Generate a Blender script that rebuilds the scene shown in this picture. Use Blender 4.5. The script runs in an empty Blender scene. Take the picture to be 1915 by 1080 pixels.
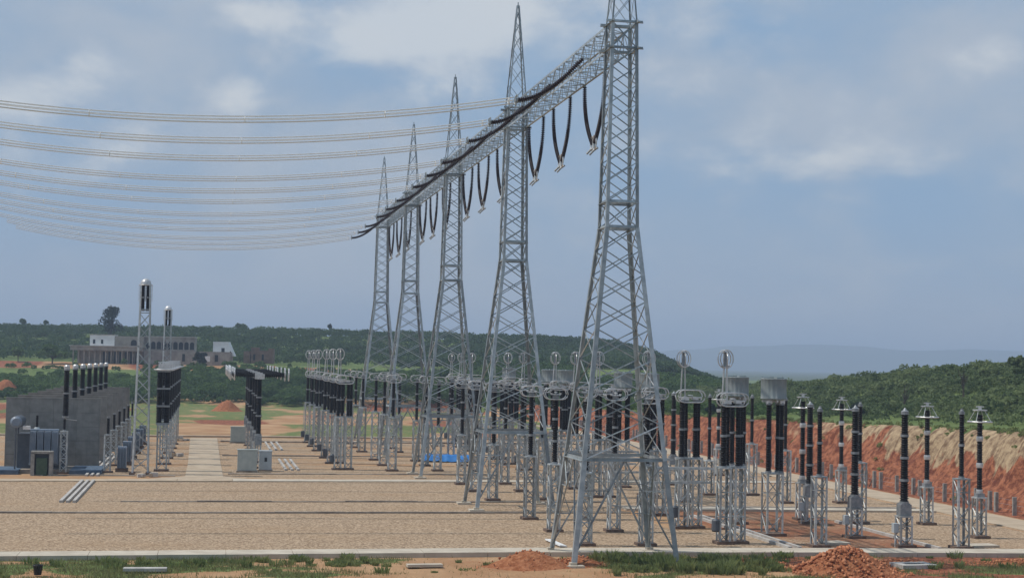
import bpy, math, random
import numpy as np
from mathutils import Matrix, Vector

S = bpy.context.scene
COL = S.collection
RNG = np.random.default_rng(7)
random.seed(7)

# ------------------------------------------------------------------ camera, sky, sun, exposure
YAW, PITCH, ROLL, FPX = 0.18391, 0.04537, 0.01987, 3019.0
cam_d = bpy.data.cameras.new('camera')
cam = bpy.data.objects.new('camera', cam_d); COL.objects.link(cam)
cam_d.sensor_width = 36.0; cam_d.lens = FPX / 1915.0 * 36.0
cam_d.clip_start = 0.5; cam_d.clip_end = 30000.0
_f = Vector((math.sin(YAW)*math.cos(PITCH), math.cos(YAW)*math.cos(PITCH), math.sin(PITCH)))
_r0 = Vector((math.cos(YAW), -math.sin(YAW), 0)); _u0 = _r0.cross(_f)
_r = _r0*math.cos(ROLL) + _u0*math.sin(ROLL); _u = _u0*math.cos(ROLL) - _r0*math.sin(ROLL)
CAM = Vector((-35.57, -139.89, 17.35))
cam.matrix_world = Matrix(((_r.x, _u.x, -_f.x, CAM.x), (_r.y, _u.y, -_f.y, CAM.y), (_r.z, _u.z, -_f.z, CAM.z), (0, 0, 0, 1)))
S.camera = cam

SUN_FROM = Vector((-0.75, 0.12, 1.25)).normalized()
SUN_EL = math.asin(SUN_FROM.z); SUN_AZ = math.atan2(SUN_FROM.x, SUN_FROM.y)
SUN_STRENGTH, SKY_STRENGTH, EXPOSURE, HAZE_DENSITY = 3.0, 0.06, 0.07, 2.05e-4
sd = bpy.data.lights.new('sun', 'SUN'); sd.energy = SUN_STRENGTH; sd.angle = math.radians(0.6); sd.color = (1.0, 0.95, 0.87)
so = bpy.data.objects.new('sun', sd); COL.objects.link(so)
so.rotation_euler = SUN_FROM.to_track_quat('Z', 'Y').to_euler(); so.location = (0, 0, 200)

S.view_settings.view_transform = 'Standard'; S.view_settings.look = 'None'
S.view_settings.exposure = EXPOSURE; S.view_settings.gamma = 1.0; S.view_settings.use_curve_mapping = False
S.cycles.max_bounces = 6; S.cycles.volume_bounces = 0; S.cycles.transparent_max_bounces = 8


class NT:
    """tiny node-tree helper"""
    def __init__(s, tree):
        s.t = tree; s.t.nodes.clear()
    def n(s, typ, ins=None, **kw):
        nd = s.t.nodes.new(typ)
        for k, v in kw.items(): setattr(nd, k, v)
        for k, v in (ins or {}).items(): s.put(nd.inputs[k], v)
        return nd
    def put(s, sock, v):
        if hasattr(v, 'is_output'): s.t.links.new(v, sock)
        elif hasattr(v, 'outputs'): s.t.links.new(v.outputs[0], sock)
        else: sock.default_value = v
    def m(s, op, a, b=None, c=None, clamp=False):
        nd = s.n('ShaderNodeMath', operation=op, use_clamp=clamp)
        for i, v in enumerate((a, b, c)):
            if v is not None: s.put(nd.inputs[i], v)
        return nd.outputs[0]
    def vm(s, op, a, b=None):
        nd = s.n('ShaderNodeVectorMath', operation=op)
        for i, v in enumerate((a, b)):
            if v is not None: s.put(nd.inputs[i], v)
        return nd.outputs['Value'] if op in ('LENGTH', 'DOT_PRODUCT', 'DISTANCE') else nd.outputs[0]
    def mix(s, f, a, b, blend='MIX'):
        nd = s.n('ShaderNodeMix', data_type='RGBA', blend_type=blend)
        s.put(nd.inputs['Factor'], f)
        for k, v in ((6, a), (7, b)): s.put(nd.inputs[k], v if not isinstance(v, tuple) else (*v, 1) if len(v) == 3 else v)
        return nd.outputs[2]
    def step(s, v, lo, hi, a=0.0, b=1.0):
        nd = s.n('ShaderNodeMapRange', interpolation_type='SMOOTHSTEP')
        s.put(nd.inputs['Value'], v); s.put(nd.inputs['From Min'], lo); s.put(nd.inputs['From Max'], hi)
        s.put(nd.inputs['To Min'], a); s.put(nd.inputs['To Max'], b)
        return nd.outputs['Result']
    def noise(s, vec, scale, detail=4, rough=.55, dist=0.0):
        nd = s.n('ShaderNodeTexNoise'); s.put(nd.inputs['Vector'], vec)
        nd.inputs['Scale'].default_value = scale; nd.inputs['Detail'].default_value = detail
        nd.inputs['Roughness'].default_value = rough; nd.inputs['Distortion'].default_value = dist
        return nd.outputs['Fac']


def build_world():
    w = bpy.data.worlds.new('World'); S.world = w; w.use_nodes = True
    t = NT(w.node_tree)
    sky = t.n('ShaderNodeTexSky', sky_type='NISHITA'); sky.sun_disc = False
    sky.sun_elevation = SUN_EL; sky.sun_rotation = SUN_AZ; sky.air_density = 1.3; sky.dust_density = 2.2; sky.ozone_density = 2.0
    bg1 = t.n('ShaderNodeBackground', {'Color': sky.outputs[0], 'Strength': SKY_STRENGTH})
    d = t.n('ShaderNodeTexCoord').outputs['Generated']
    # clouds: a noise field over the whole dome, thickened where the larger clouds stand
    dv = t.vm('MULTIPLY', d, (1.0, 1.0, 1.7))
    n1 = t.noise(dv, 12.0, 9, .55, .2)
    n2 = t.noise(t.vm('ADD', dv, (3.1, 1.7, .6)), 5.0, 6, .5, .3)
    n3 = t.noise(t.vm('ADD', dv, (.016, 0, -.03)), 12.0, 9, .55, .2)
    blobs = [((.119, .9732, .197), (.062, .085, .030), .90), ((.165, .966, .212), (.085, .08, .032), .62),
             ((-.0774, .9827, .167), (.024, .05, .020), .85), ((.0138, .9869, .158), (.032, .05, .016), .72),
             ((-.1205, .9819, .150), (.028, .05, .015), .78), ((.0221, .9791, .205), (.030, .05, .016), .56), ((-.06, .99, .125), (.10, .05, .028), .26),
             ((.29, .9403, .178), (.07, .08, .045), .24), ((.3647, .9212, .138), (.095, .09, .034), .17),
             ((.30, .94, .125), (.12, .1, .03), .16), ((.42, .88, .1996), (.10, .1, .05), .16)]
    B = 0.0
    for c, r, a in blobs:
        q = t.vm('MULTIPLY', t.vm('SUBTRACT', d, c), tuple(1/x for x in r))
        g = t.m('POWER', 2.718, t.m('MULTIPLY', t.vm('DOT_PRODUCT', q, q), -1.0))
        B = t.m('MULTIPLY_ADD', g, a, B)
    field = t.m('ADD', t.m('MULTIPLY', n1, .85), t.m('MULTIPLY', B, .50))
    puff = t.step(field, .50, .80)
    lit = t.step(t.m('ADD', t.m('MULTIPLY', t.m('SUBTRACT', n1, n3), .8), t.m('MULTIPLY', B, .30)), -.05, .32)
    veil = t.step(n2, .30, .72)
    z = t.n('ShaderNodeSeparateXYZ', {0: d}).outputs['Z']
    low = t.step(z, -.02, .13, 1.0, 0.0)
    stratus = t.mix(veil, (.255, .405, .605), (.350, .445, .575))
    stratus = t.mix(t.m('MULTIPLY', low, .85), stratus, (.368, .447, .565))
    broad = t.step(t.m('ADD', t.m('MULTIPLY', n1, .55), t.m('MULTIPLY', n2, .60)), .50, .74)
    stratus = t.mix(t.m('MULTIPLY', broad, t.m('MULTIPLY_ADD', low, -.45, .75)), stratus, (.470, .525, .605))
    cloudcol = t.mix(lit, (.390, .470, .590), (.690, .720, .745))
    col = t.mix(t.m('MULTIPLY', puff, .80), stratus, cloudcol)
    bg2 = t.n('ShaderNodeBackground', {'Color': col, 'Strength': 1.0})
    out = t.n('ShaderNodeOutputWorld')
    mx = t.n('ShaderNodeMixShader', {0: .88, 1: bg1.outputs[0], 2: bg2.outputs[0]})
    t.put(out.inputs['Surface'], mx.outputs[0])
build_world()

# ------------------------------------------------------------------ materials
def material(name, fn, rough=.8, metal=0.0, spec=.5, bump=None):
    m = bpy.data.materials.new(name); m.use_nodes = True; t = NT(m.node_tree)
    out = t.n('ShaderNodeOutputMaterial'); p = t.n('ShaderNodeBsdfPrincipled')
    p.inputs['Roughness'].default_value = rough; p.inputs['Metallic'].default_value = metal
    p.inputs['Specular IOR Level'].default_value = spec
    r = fn(t, p)
    t.put(p.inputs['Base Color'], (*r, 1) if isinstance(r, tuple) and len(r) == 3 else r)
    t.put(out.inputs['Surface'], p.outputs[0]); return m
def pos(t): return t.n('ShaderNodeNewGeometry').outputs['Position']
def objco(t): return t.n('ShaderNodeTexCoord').outputs['Object']
def rnd(t): return t.n('ShaderNodeObjectInfo').outputs['Random']
def bumped(t, p, h, strength=.4, dist=.05):
    b = t.n('ShaderNodeBump', {'Height': h, 'Strength': strength, 'Distance': dist}); t.put(p.inputs['Normal'], b.outputs[0])

def simple(c1, c2, scale, rough=.8, metal=0.0, var=.0, spec=.5, detail=5, bump=0.0):
    def fn(t, p):
        n = t.noise(pos(t), scale, detail, .6)
        c = t.mix(t.step(n, .3, .7), c1, c2)
        if var:
            c = t.mix(1.0, c, t.n('ShaderNodeCombineColor', {i: t.m('MULTIPLY_ADD', rnd(t), var, 1-var/2) for i in range(3)}).outputs[0], 'MULTIPLY')
        if bump: bumped(t, p, n, bump)
        return c
    return fn
M = {}
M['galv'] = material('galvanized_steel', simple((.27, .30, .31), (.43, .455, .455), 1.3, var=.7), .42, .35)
M['galv_lit'] = material('lit_galvanized_steel', simple((.55, .57, .57), (.72, .73, .72), 2.0, var=.2), .38, .35)  # lighter copy of the tower steel, sunlit brightness put into the colour
M['stool'] = material('galvanized_support_steel', simple((.32, .35, .355), (.56, .58, .57), 2.2, var=.6), .42, .35)
M['alum'] = material('aluminium', simple((.50, .50, .49), (.66, .655, .645), 3.0, var=.35), .38, .45)
M['wire'] = material('stranded_aluminium', simple((.78, .78, .76), (.86, .86, .84), 2.0), .5, .0)
M['porcelain'] = material('brown_black_porcelain', simple((.005, .004, .005), (.011, .008, .008), 2.0, var=.3), .42, spec=.16)
M['redporcelain'] = material('dark_red_insulator_discs', simple((.016, .009, .010), (.034, .015, .015), 3.0, var=.3), .4, spec=.25)
M['flange'] = material('grey_flange', simple((.20, .22, .23), (.32, .33, .34), 3.0), .5, .3)
M['trap'] = material('grey_reactor_fibreglass', simple((.20, .24, .245), (.27, .30, .30), 1.2, var=.1), .6)
M['footing'] = material('muddy_footing', simple((.10, .068, .052), (.19, .125, .09), 2.5), .9)
M['cab'] = material('pale_green_grey_paint', simple((.36, .40, .37), (.44, .47, .43), 1.5), .5)
M['cab2'] = material('pale_blue_grey_paint', simple((.40, .45, .47), (.50, .54, .55), 1.5), .5)
M['radiator'] = material('blue_grey_radiator_paint', simple((.165, .21, .27), (.235, .28, .34), 1.0, var=.2), .5)
M['tank'] = material('dark_tank_paint', simple((.055, .065, .08), (.09, .10, .115), 1.0), .55)
M['green'] = material('green_door_paint', simple((.03, .065, .035), (.05, .09, .05), 2.0), .6)
M['blue'] = material('blue_painted_kerb', simple((.045, .085, .14), (.09, .13, .185), .8), .8)
M['tarp'] = material('blue_tarpaulin', simple((.015, .14, .42), (.03, .22, .58), 1.5), .45)
M['conc'] = material('pale_concrete', simple((.42, .36, .28), (.55, .485, .385), .5, bump=.15), .9)
M['conc2'] = material('dusty_concrete', simple((.37, .285, .195), (.49, .39, .275), .35, bump=.15), .9)
M['kerbdark'] = material('weathered_kerb', simple((.17, .14, .115), (.36, .31, .25), .5, bump=.2), .95)
M['rail'] = material('grey_precast_beam', simple((.36, .34, .31), (.52, .49, .45), .9), .9)
M['post'] = material('weathered_concrete_post', simple((.22, .215, .195), (.36, .35, .32), 2.0), .95)
def wallfn(t, p):
    o = pos(t)
    n = t.noise(o, .8, 6, .6); st = t.noise(t.vm('MULTIPLY', o, (1.2, 1.2, .07)), 1.0, 4, .6)
    c = t.mix(t.step(n, .3, .7), (.185, .182, .168), (.265, .260, .240))
    c = t.mix(t.m('MULTIPLY', t.step(st, .5, .75), .45), c, (.12, .118, .11))
    return c
M['firewall'] = material('grey_board_marked_concrete', wallfn, .9)
M['white'] = material('lime_washed_wall', simple((.70, .70, .69), (.82, .82, .80), .4), .9)
M['oldwall'] = material('stained_plaster', simple((.21, .185, .16), (.38, .345, .30), .25), .95)
M['ruin'] = material('brown_brick_ruin', simple((.14, .085, .06), (.24, .16, .12), .4), .95)
M['dark'] = material('painted_interior_shade', lambda t, p: (.012, .016, .022), .9)  # near-black colour stands in for shade inside doorways, windows and arches
M['bark'] = material('tree_bark', simple((.05, .038, .028), (.10, .08, .06), 3.0), .95)
M['black'] = material('black_plastic', lambda t, p: (.01, .01, .012), .5)

def leaf_mat(name, dark, light, tr=.0):
    def fn(t, p):
        a = t.n('ShaderNodeAttribute', attribute_name='tint').outputs['Fac']
        n = t.noise(pos(t), .35, 3, .6)
        return t.mix(t.m('ADD', t.m('MULTIPLY', a, .8), t.m('MULTIPLY_ADD', n, .6, -.2), clamp=True), dark, light)
    m = material(name, fn, .75, spec=.2); nt = m.node_tree
    pr = next(x for x in nt.nodes if x.type == 'BSDF_PRINCIPLED'); out = next(x for x in nt.nodes if x.type == 'OUTPUT_MATERIAL')
    tl = nt.nodes.new('ShaderNodeBsdfTranslucent'); nt.links.new(pr.inputs['Base Color'].links[0].from_socket, tl.inputs['Color'])
    mx = nt.nodes.new('ShaderNodeMixShader'); mx.inputs[0].default_value = .42
    nt.links.new(pr.outputs[0], mx.inputs[1]); nt.links.new(tl.outputs[0], mx.inputs[2]); nt.links.new(mx.outputs[0], out.inputs['Surface'])
    return m
M['forest'] = leaf_mat('forest_leaves', (.032, .062, .026), (.088, .138, .050))
M['shrub'] = leaf_mat('shrub_leaves', (.036, .074, .024), (.125, .195, .056))
M['scrub'] = leaf_mat('scrub_leaves', (.066, .105, .044), (.195, .235, .098))
M['darktree'] = leaf_mat('dark_tree_leaves', (.012, .022, .016), (.028, .046, .028))
M['lighttree'] = leaf_mat('light_tree_leaves', (.055, .105, .025), (.11, .17, .045))
M['grassblade'] = leaf_mat('grass_blades', (.125, .150, .055), (.31, .275, .125))
M['weed'] = leaf_mat('weed_leaves', (.135, .185, .060), (.30, .325, .130))

def groundfn(t, p):
    o = pos(t)
    at = lambda n: t.n('ShaderNodeAttribute', attribute_name=n).outputs['Fac']
    gv, gs, rd, tn = at('gravel'), at('grass'), at('red'), at('tan')
    nb = t.noise(o, .11, 6, .6); nm = t.noise(o, .9, 5, .62); nf = t.noise(t.vm('MULTIPLY', o, (1.0, .45, 1.0)), 4.2, 4, .75)
    sand = t.mix(t.step(nb, .35, .68), (.37, .205, .105), (.48, .305, .17))
    red = t.mix(t.step(t.m('ADD', t.m('MULTIPLY', nm, .6), t.m('MULTIPLY', t.noise(o, 2.2, 5, .7), .4)), .40, .60), (.135, .042, .024), (.375, .148, .078))
    c = t.mix(t.step(t.m('ADD', rd, t.m('MULTIPLY_ADD', nm, .7, -.35)), .35, .65), sand, red)
    tan = t.mix(t.step(t.m('ADD', t.m('MULTIPLY', t.noise(t.vm('MULTIPLY', o, (.45, 1.3, .2)), 1.0, 6, .65, .6), .55), t.m('MULTIPLY', nm, .45)), .38, .60), (.16, .10, .06), (.46, .34, .21))
    c = t.mix(t.step(t.m('ADD', tn, t.m('MULTIPLY_ADD', nm, .5, -.25)), .35, .65), c, tan)
    vor = t.n('ShaderNodeTexVoronoi', {'Vector': o, 'Scale': 5.2})
    sp = t.m('ADD', t.m('MULTIPLY', vor.outputs['Color'], .45), t.m('MULTIPLY', nf, .75))
    grv = t.mix(t.step(sp, .38, .80), (.21, .140, .085), (.54, .398, .268))
    grv = t.mix(t.m('MULTIPLY', t.step(t.noise(t.vm('MULTIPLY', o, (.6, 1.5, 1)), .09, 7, .65), .45, .72), .45), grv, (.36, .235, .135))
    c = t.mix(t.step(t.m('ADD', gv, t.m('MULTIPLY_ADD', nm, .6, -.3)), .35, .65), c, grv)
    gr = t.mix(t.step(nm, .3, .7), (.085, .135, .038), (.165, .205, .07))
    gr = t.mix(t.m('MULTIPLY', t.step(nb, .5, .7), .35), gr, (.20, .165, .075))
    c = t.mix(t.step(t.m('ADD', gs, t.m('MULTIPLY_ADD', t.noise(o, .45, 6, .65), 1.0, -.5)), .38, .62), c, gr)
    bumped(t, p, t.m('ADD', t.m('MULTIPLY', nm, .6), t.m('MULTIPLY', nf, .4)), 1.0, .35)
    return c
M['ground'] = material('soil_gravel_and_grass', groundfn, .97, spec=.15)
M['plain'] = material('far_plain', simple((.05, .085, .035), (.12, .12, .06), .004), .97, spec=.1)
M['mountain'] = material('far_mountain', simple((.045, .075, .035), (.08, .10, .05), .003), .97, spec=.1)
def heapfn(t, p):
    o = pos(t); n = t.noise(o, 2.2, 6, .65)
    bumped(t, p, n, 1.0, .3)
    return t.mix(t.step(n, .35, .68), (.27, .095, .042), (.44, .19, .095))
M['heap'] = material('red_soil_heap', heapfn, .97, spec=.1)
def clodfn(t, p):
    return t.mix(t.n('ShaderNodeAttribute', attribute_name='tint').outputs['Fac'], (.27, .085, .04), (.56, .25, .13))
M['clod'] = material('red_laterite_clods', clodfn, .95, spec=.1)

# ------------------------------------------------------------------ mesh helpers
class MB:
    def __init__(s): s.v = []; s.f = []
    def add(s, vs, fs):
        b = len(s.v); s.v += [tuple(x) for x in vs]; s.f += [tuple(b+i for i in f) for f in fs]; return s
    def box(s, c, d, rz=0.0):
        x, y, z = d[0]/2, d[1]/2, d[2]/2; ca, sa = math.cos(rz), math.sin(rz)
        vs = [(c[0]+ca*a*x-sa*b*y, c[1]+sa*a*x+ca*b*y, c[2]+e*z) for e in (-1, 1) for a, b in ((-1, -1), (1, -1), (1, 1), (-1, 1))]
        return s.add(vs, [(3, 2, 1, 0), (4, 5, 6, 7), (0, 1, 5, 4), (1, 2, 6, 5), (2, 3, 7, 6), (3, 0, 4, 7)])
    def tube(s, pts, r, n=6, closed=False, caps=True):
        pts = [Vector(p) for p in pts]; N = len(pts); rings = []
        for i, p in enumerate(pts):
            a = pts[(i-1) % N] if closed or i else p; b = pts[(i+1) % N] if closed or i < N-1 else p
            t = (b-a).normalized(); ref = Vector((0, 0, 1)) if abs(t.z) < .9 else Vector((1, 0, 0))
            x = t.cross(ref).normalized(); y = t.cross(x)
            rr = r[i] if isinstance(r, (list, tuple)) else r
            rings.append([p + x*rr*math.cos(2*math.pi*k/n) + y*rr*math.sin(2*math.pi*k/n) for k in range(n)])
        b0 = len(s.v); s.v += [tuple(v) for R in rings for v in R]
        for i in range(N if closed else N-1):
            j = (i+1) % N
            for k in range(n): s.f.append((b0+i*n+k, b0+i*n+(k+1) % n, b0+j*n+(k+1) % n, b0+j*n+k))
        if caps and not closed:
            s.f.append(tuple(b0+k for k in range(n))[::-1]); s.f.append(tuple(b0+(N-1)*n+k for k in range(n)))
        return s
    def bar(s, a, b, w):
        return s.tube([a, b], w*.7, 4)
    def lathe(s, prof, n=12, c=(0, 0, 0), ribs=None):
        b0 = len(s.v)
        for r, z in prof:
            for k in range(n):
                rr = r*(ribs[k % len(ribs)] if ribs else 1)
                s.v.append((c[0]+rr*math.cos(2*math.pi*k/n), c[1]+rr*math.sin(2*math.pi*k/n), c[2]+z))
        for i in range(len(prof)-1):
            for k in range(n): s.f.append((b0+i*n+k, b0+i*n+(k+1) % n, b0+(i+1)*n+(k+1) % n, b0+(i+1)*n+k))
        s.f.append(tuple(b0+k for k in range(n))[::-1]); s.f.append(tuple(b0+(len(prof)-1)*n+k for k in range(n)))
        return s
    def prism(s, poly, z0, z1):
        n = len(poly); zz = lambda z, i: z[i] if isinstance(z, (list, tuple)) else z
        vs = [(*q, zz(z0, i)) for i, q in enumerate(poly)] + [(*q, zz(z1, i)) for i, q in enumerate(poly)]
        return s.add(vs, [tuple(range(n))[::-1], tuple(range(n, 2*n))] + [(i, (i+1) % n, n+(i+1) % n, n+i) for i in range(n)])
    def mesh(s, name, mat, smooth=False):
        me = bpy.data.meshes.new(name); me.from_pydata(s.v, [], s.f); me.materials.append(mat)
        if smooth: me.polygons.foreach_set('use_smooth', [True]*len(me.polygons))
        me.update(); return me

def link(name, me, parent=None, loc=(0, 0, 0), mat4=None, scale=None, rz=None):
    o = bpy.data.objects.new(name, me); COL.objects.link(o)
    if parent is not None: o.parent = parent
    if mat4 is not None: o.matrix_basis = mat4
    else:
        o.location = loc
        if scale is not None: o.scale = scale
        if rz is not None: o.rotation_euler = (0, 0, rz)
    return o
def tag(o, label=None, cat=None, group=None, kind=None):
    for k, v in (('label', label), ('category', cat), ('group', group), ('kind', kind)):
        if v: o[k] = v
    return o
def thing(name, label, cat, loc, group=None, rz=0.0):
    o = bpy.data.objects.new(name, None); COL.objects.link(o); o.empty_display_size = .5
    o.location = loc; o.rotation_euler = (0, 0, rz); return tag(o, label, cat, group)
def struct(name, me, **k): return tag(link(name, me, **k), kind='structure')
CACHE = {}
def cached(key, fn):
    if key not in CACHE: CACHE[key] = fn()
    return CACHE[key]

def angle_mesh(mat):
    t = .16; P = [(-.3, -.3), (.7, -.3), (.7, -.3+t), (-.3+t, -.3+t), (-.3+t, .7), (-.3, .7)]
    return cached(('angle', mat), lambda: MB().prism(P, 0, 1).mesh('angle_bar', M[mat]))
def angle(parent, name, a, b, w, mat='galv', ref=None):
    a, b = Vector(a), Vector(b); z = b-a; L = z.length; z = z/L
    ref = Vector(ref) if ref is not None else (Vector((0, 0, 1)) if abs(z.z) < .9 else Vector((1, 0, 0)))
    x = (ref - z*ref.dot(z)).normalized(); y = z.cross(x)
    x2 = (x+y).normalized() if ref is None else x; x = x2; y = z.cross(x)
    m = Matrix(((x.x*w, y.x*w, z.x*L, a.x), (x.y*w, y.y*w, z.y*L, a.y), (x.z*w, y.z*w, z.z*L, a.z), (0, 0, 0, 1)))
    return link(name, angle_mesh(mat), parent, mat4=m)

# ------------------------------------------------------------------ value noise (numpy)
def vnoise(x, y, seed=0):
    xi = np.floor(x).astype(np.int64); yi = np.floor(y).astype(np.int64); fx = x-xi; fy = y-yi
    def h(a, b):
        n = (a*374761393 + b*668265263 + seed*1442695041) & 0x7fffffff
        n = ((n ^ (n >> 13))*1274126177) & 0x7fffffff
        return ((n ^ (n >> 16)) & 0xffff)/65535.0
    sx = fx*fx*(3-2*fx); sy = fy*fy*(3-2*fy)
    return (h(xi, yi)*(1-sx)+h(xi+1, yi)*sx)*(1-sy) + (h(xi, yi+1)*(1-sx)+h(xi+1, yi+1)*sx)*sy
def fbm(x, y, s, o=4, seed=0):
    x = np.asarray(x, float)/s; y = np.asarray(y, float)/s; t = 0; a = .5
    for i in range(o): t = t + a*vnoise(x, y, seed+i); x = x*2.03; y = y*2.03; a *= .5
    return t/(1-.5**o)
def sst(t): t = np.clip(t, 0, 1); return t*t*(3-2*t)

CY, SY = math.cos(YAW), math.sin(YAW)
def DL(u, v): return (u+35.57)*SY+(v+139.89)*CY, (u+35.57)*CY-(v+139.89)*SY
def UV(D, L): return -35.57+D*SY+L*CY, -139.89+D*CY-L*SY
def bank_top(v): return np.interp(v, [-80, 30, 60, 90, 130, 180, 220, 300, 430, 540], [9.6, 9.5, 9.4, 8.9, 7.9, 6.8, 6.0, 5.0, 3.0, 0])
def bank_base(v): return 63.2 + 2.4*(fbm(v, v*0, 26, 3, 5)-.5) + np.interp(v, [160, 300, 480], [0, -2, -14])
def height(u, v):
    u = np.asarray(u, float); v = np.asarray(v, float); D, L = DL(u, v)
    z = 0.0
    fl = 1-.95*sst((L-55)/75)
    ramp = 13.5*np.clip((D-560)/165, 0, 1)*fl
    crest = np.interp(L, [-700, -333, -159, -55, 15, 67, 88, 106, 128, 150, 182, 400], [28, 31, 32, 31.5, 30.5, 28, 23, 13, 5, -3, -6, -6])
    hill = (np.maximum(crest, -1)-13.5*fl)*sst((D-745)/310)*(1-.9*sst((D-1120)/500))
    z = ramp*(1-.9*sst((D-1120)/500)) + np.where(L < 160, hill, hill*(1-sst((L-160)/60)))
    ub = bank_base(v); w = 7.0+2.0*fbm(v, v*0, 11, 3, 9)
    t = (u-ub)/w
    wv = v + 5*(fbm(u, v, 5, 3, 13)-.5) + .35*u
    gul = (np.abs(fbm(wv, u*.35, 4.2, 4, 3)-.5)-.12)*7.0 + (fbm(v, u, 9, 3, 4)-.5)*2.4 + (fbm(v, u, 1.3, 3, 14)-.5)*1.1
    t = t + .35*(fbm(v, u*.3, 7, 4, 15)-.5)
    prof = np.where(t < .18, .25*np.clip(t, 0, 1)/.18, .25+.75*sst((np.clip(t, .18, 1)-.18)/.82*.93+.03))
    bz = bank_top(v)*np.where(t <= 0, 0, np.where(t >= 1, 1, prof))
    bz = bz + np.where((t > .05) & (t < 1.0), gul*np.sin(np.clip(t, 0, 1)*math.pi)*1.0, 0)
    A = np.interp(v, [-80, 150, 220, 300, 400, 520, 700], [1, 1, .88, .64, .40, .15, 0])
    hr = 12.0*sst((u-94)/50)*A*(.85+.3*fbm(u, v, 60, 3, 21)) + np.clip(u-140, 0, 400)*.018*A
    z = z + np.where(u > 50, bz+hr, 0)
    near = (fbm(u, v, 3.2, 4, 31)-.5)*.30*np.where(v < 1.0, 1, .0) + (fbm(u, v, 12, 3, 33)-.5)*.5*np.where(v > 236, np.clip((v-236)/30, 0, 1), 0)
    return z + near

# ------------------------------------------------------------------ terrain sheet
def front_grass(u, v):
    g = fbm(u, v*1.6, 7.0, 4, 41)
    bias = np.interp(u, [-80, -45, -25, -16, -6, 0, 14, 20, 28, 60], [.08, .07, .05, -.06, -.22, .05, .03, -.12, -.08, -.04])
    return np.clip((g+bias-.49)*5.0, 0, 1)
def build_ground():
    ar = np.arange
    U = np.concatenate([ar(-1500, -120, 46), ar(-120, 60, .9), ar(60, 73, .33), ar(73, 135, 1.4), ar(135, 300, 4.5), ar(300, 1541, 40)])
    V = np.concatenate([ar(-70, -16, 4.5), ar(-16, 8, .35), ar(8, 260, .8), ar(260, 640, 2.4), ar(640, 1300, 12), ar(1300, 2101, 50)])
    uu, vv = np.meshgrid(U, V); z = height(uu, vv); D, L = DL(uu, vv)
    z = z - 6.0*np.clip((np.abs(uu)-1300)/200, 0, 1) - 6.0*np.clip((vv-1900)/150, 0, 1)
    nu, nv = len(U), len(V)
    co = np.stack([uu, vv, z], -1).reshape(-1, 3)
    i = np.arange(nu*nv).reshape(nv, nu)
    q = np.stack([i[:-1, :-1], i[:-1, 1:], i[1:, 1:], i[1:, :-1]], -1).reshape(-1, 4)
    me = raw_mesh('ground', co, q, M['ground'], smooth=True)
    box = lambda a, b, c, d, s=1.5: sst((uu-a)/s+.5)*sst((b-uu)/s+.5)*sst((vv-c)/s+.5)*sst((d-vv)/s+.5)
    gravel = box(-140, 13, 5, 92) + box(13, 52.5, 50, 92)*.75 + box(35, 52.5, 5, 48)*.8 + box(12, 20, 5, 26)*.9
    gravel = np.maximum(gravel, box(-120, 54, 95, 213, 4)*(.62+.9*(fbm(uu*.25, vv, 7, 3, 51)-.5)))
    gravel = np.maximum(gravel, box(20, 35, 6, 47, 3)*(.15+.5*fbm(uu, vv, 8, 3, 52)))
    red = np.zeros_like(uu) + .12
    red += box(17, 36, 5, 48, 4)*.45 + np.where((vv < 5) & (uu > -15), .25, 0) + np.where((vv < 5) & (uu > 14), .35, 0)
    red += np.where(uu > 59.5, .75, 0)*np.where(vv < 420, 1, .3)
    far = sst((vv-213)/6)
    red += far*.7*sst((fbm(uu, vv*.5, 30, 3, 53)-.47)*6)
    grass = np.where(vv < 2.5, front_grass(uu, vv), 0)
    grass += far*(uu < 60)*sst((fbm(uu, vv*.6, 26, 4, 57)-.36)*6)*.60
    grass += .5*box(20, 35, 24, 48, 3)*sst((fbm(uu, vv, 7, 3, 58)-.5)*6)
    grass += (sst((D-640)/8)*(1-sst((D-690)/8)) + .5*sst((D-590)/20))*(L < 120) + sst((D-720)/20)
    grass -= (L < -105)*sst((D-688)/8)*(1-sst((D-735)/8))*1.2 + (np.abs(L+80) < 16)*sst((D-700)/6)*(1-sst((D-716)/6))*.9
    t = (uu-bank_base(vv))/8.0 + .7*(fbm(uu, vv, 6, 4, 55)-.5) + .5*(fbm(uu, vv, 1.5, 3, 56)-.5)
    tan = np.where(uu > 60, sst((t-.45)/.25)*(1-sst((t-1.05)/.1)), 0)*np.interp(vv, [0, 70, 110, 160, 240], [1, .95, .6, .35, .25])
    grass = np.where(uu > 60, sst((t-1.02)*6)*1.1, grass)
    grass = np.clip(grass, 0, 1)
    for n, a in (('gravel', gravel), ('grass', grass), ('red', red), ('tan', tan)):
        at = me.attributes.new(n, 'FLOAT', 'POINT'); at.data.foreach_set('value', np.clip(a, 0, 1).astype(np.float32).ravel())
    struct('ground', me)
def raw_mesh(name, co, q, mat, smooth=False, tint=None):
    me = bpy.data.meshes.new(name); k = q.shape[1]
    me.vertices.add(len(co)); me.vertices.foreach_set('co', np.asarray(co, np.float32).ravel())
    me.loops.add(q.size); me.loops.foreach_set('vertex_index', q.astype(np.int32).ravel())
    me.polygons.add(len(q)); me.polygons.foreach_set('loop_start', np.arange(0, q.size, k, dtype=np.int32))
    if smooth: me.polygons.foreach_set('use_smooth', np.ones(len(q), bool))
    me.materials.append(mat); me.update(calc_edges=True)
    if tint is not None:
        a = me.attributes.new('tint', 'FLOAT', 'POINT'); a.data.foreach_set('value', np.asarray(tint, np.float32))
    return me
build_ground()
p = 6800.0
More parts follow.
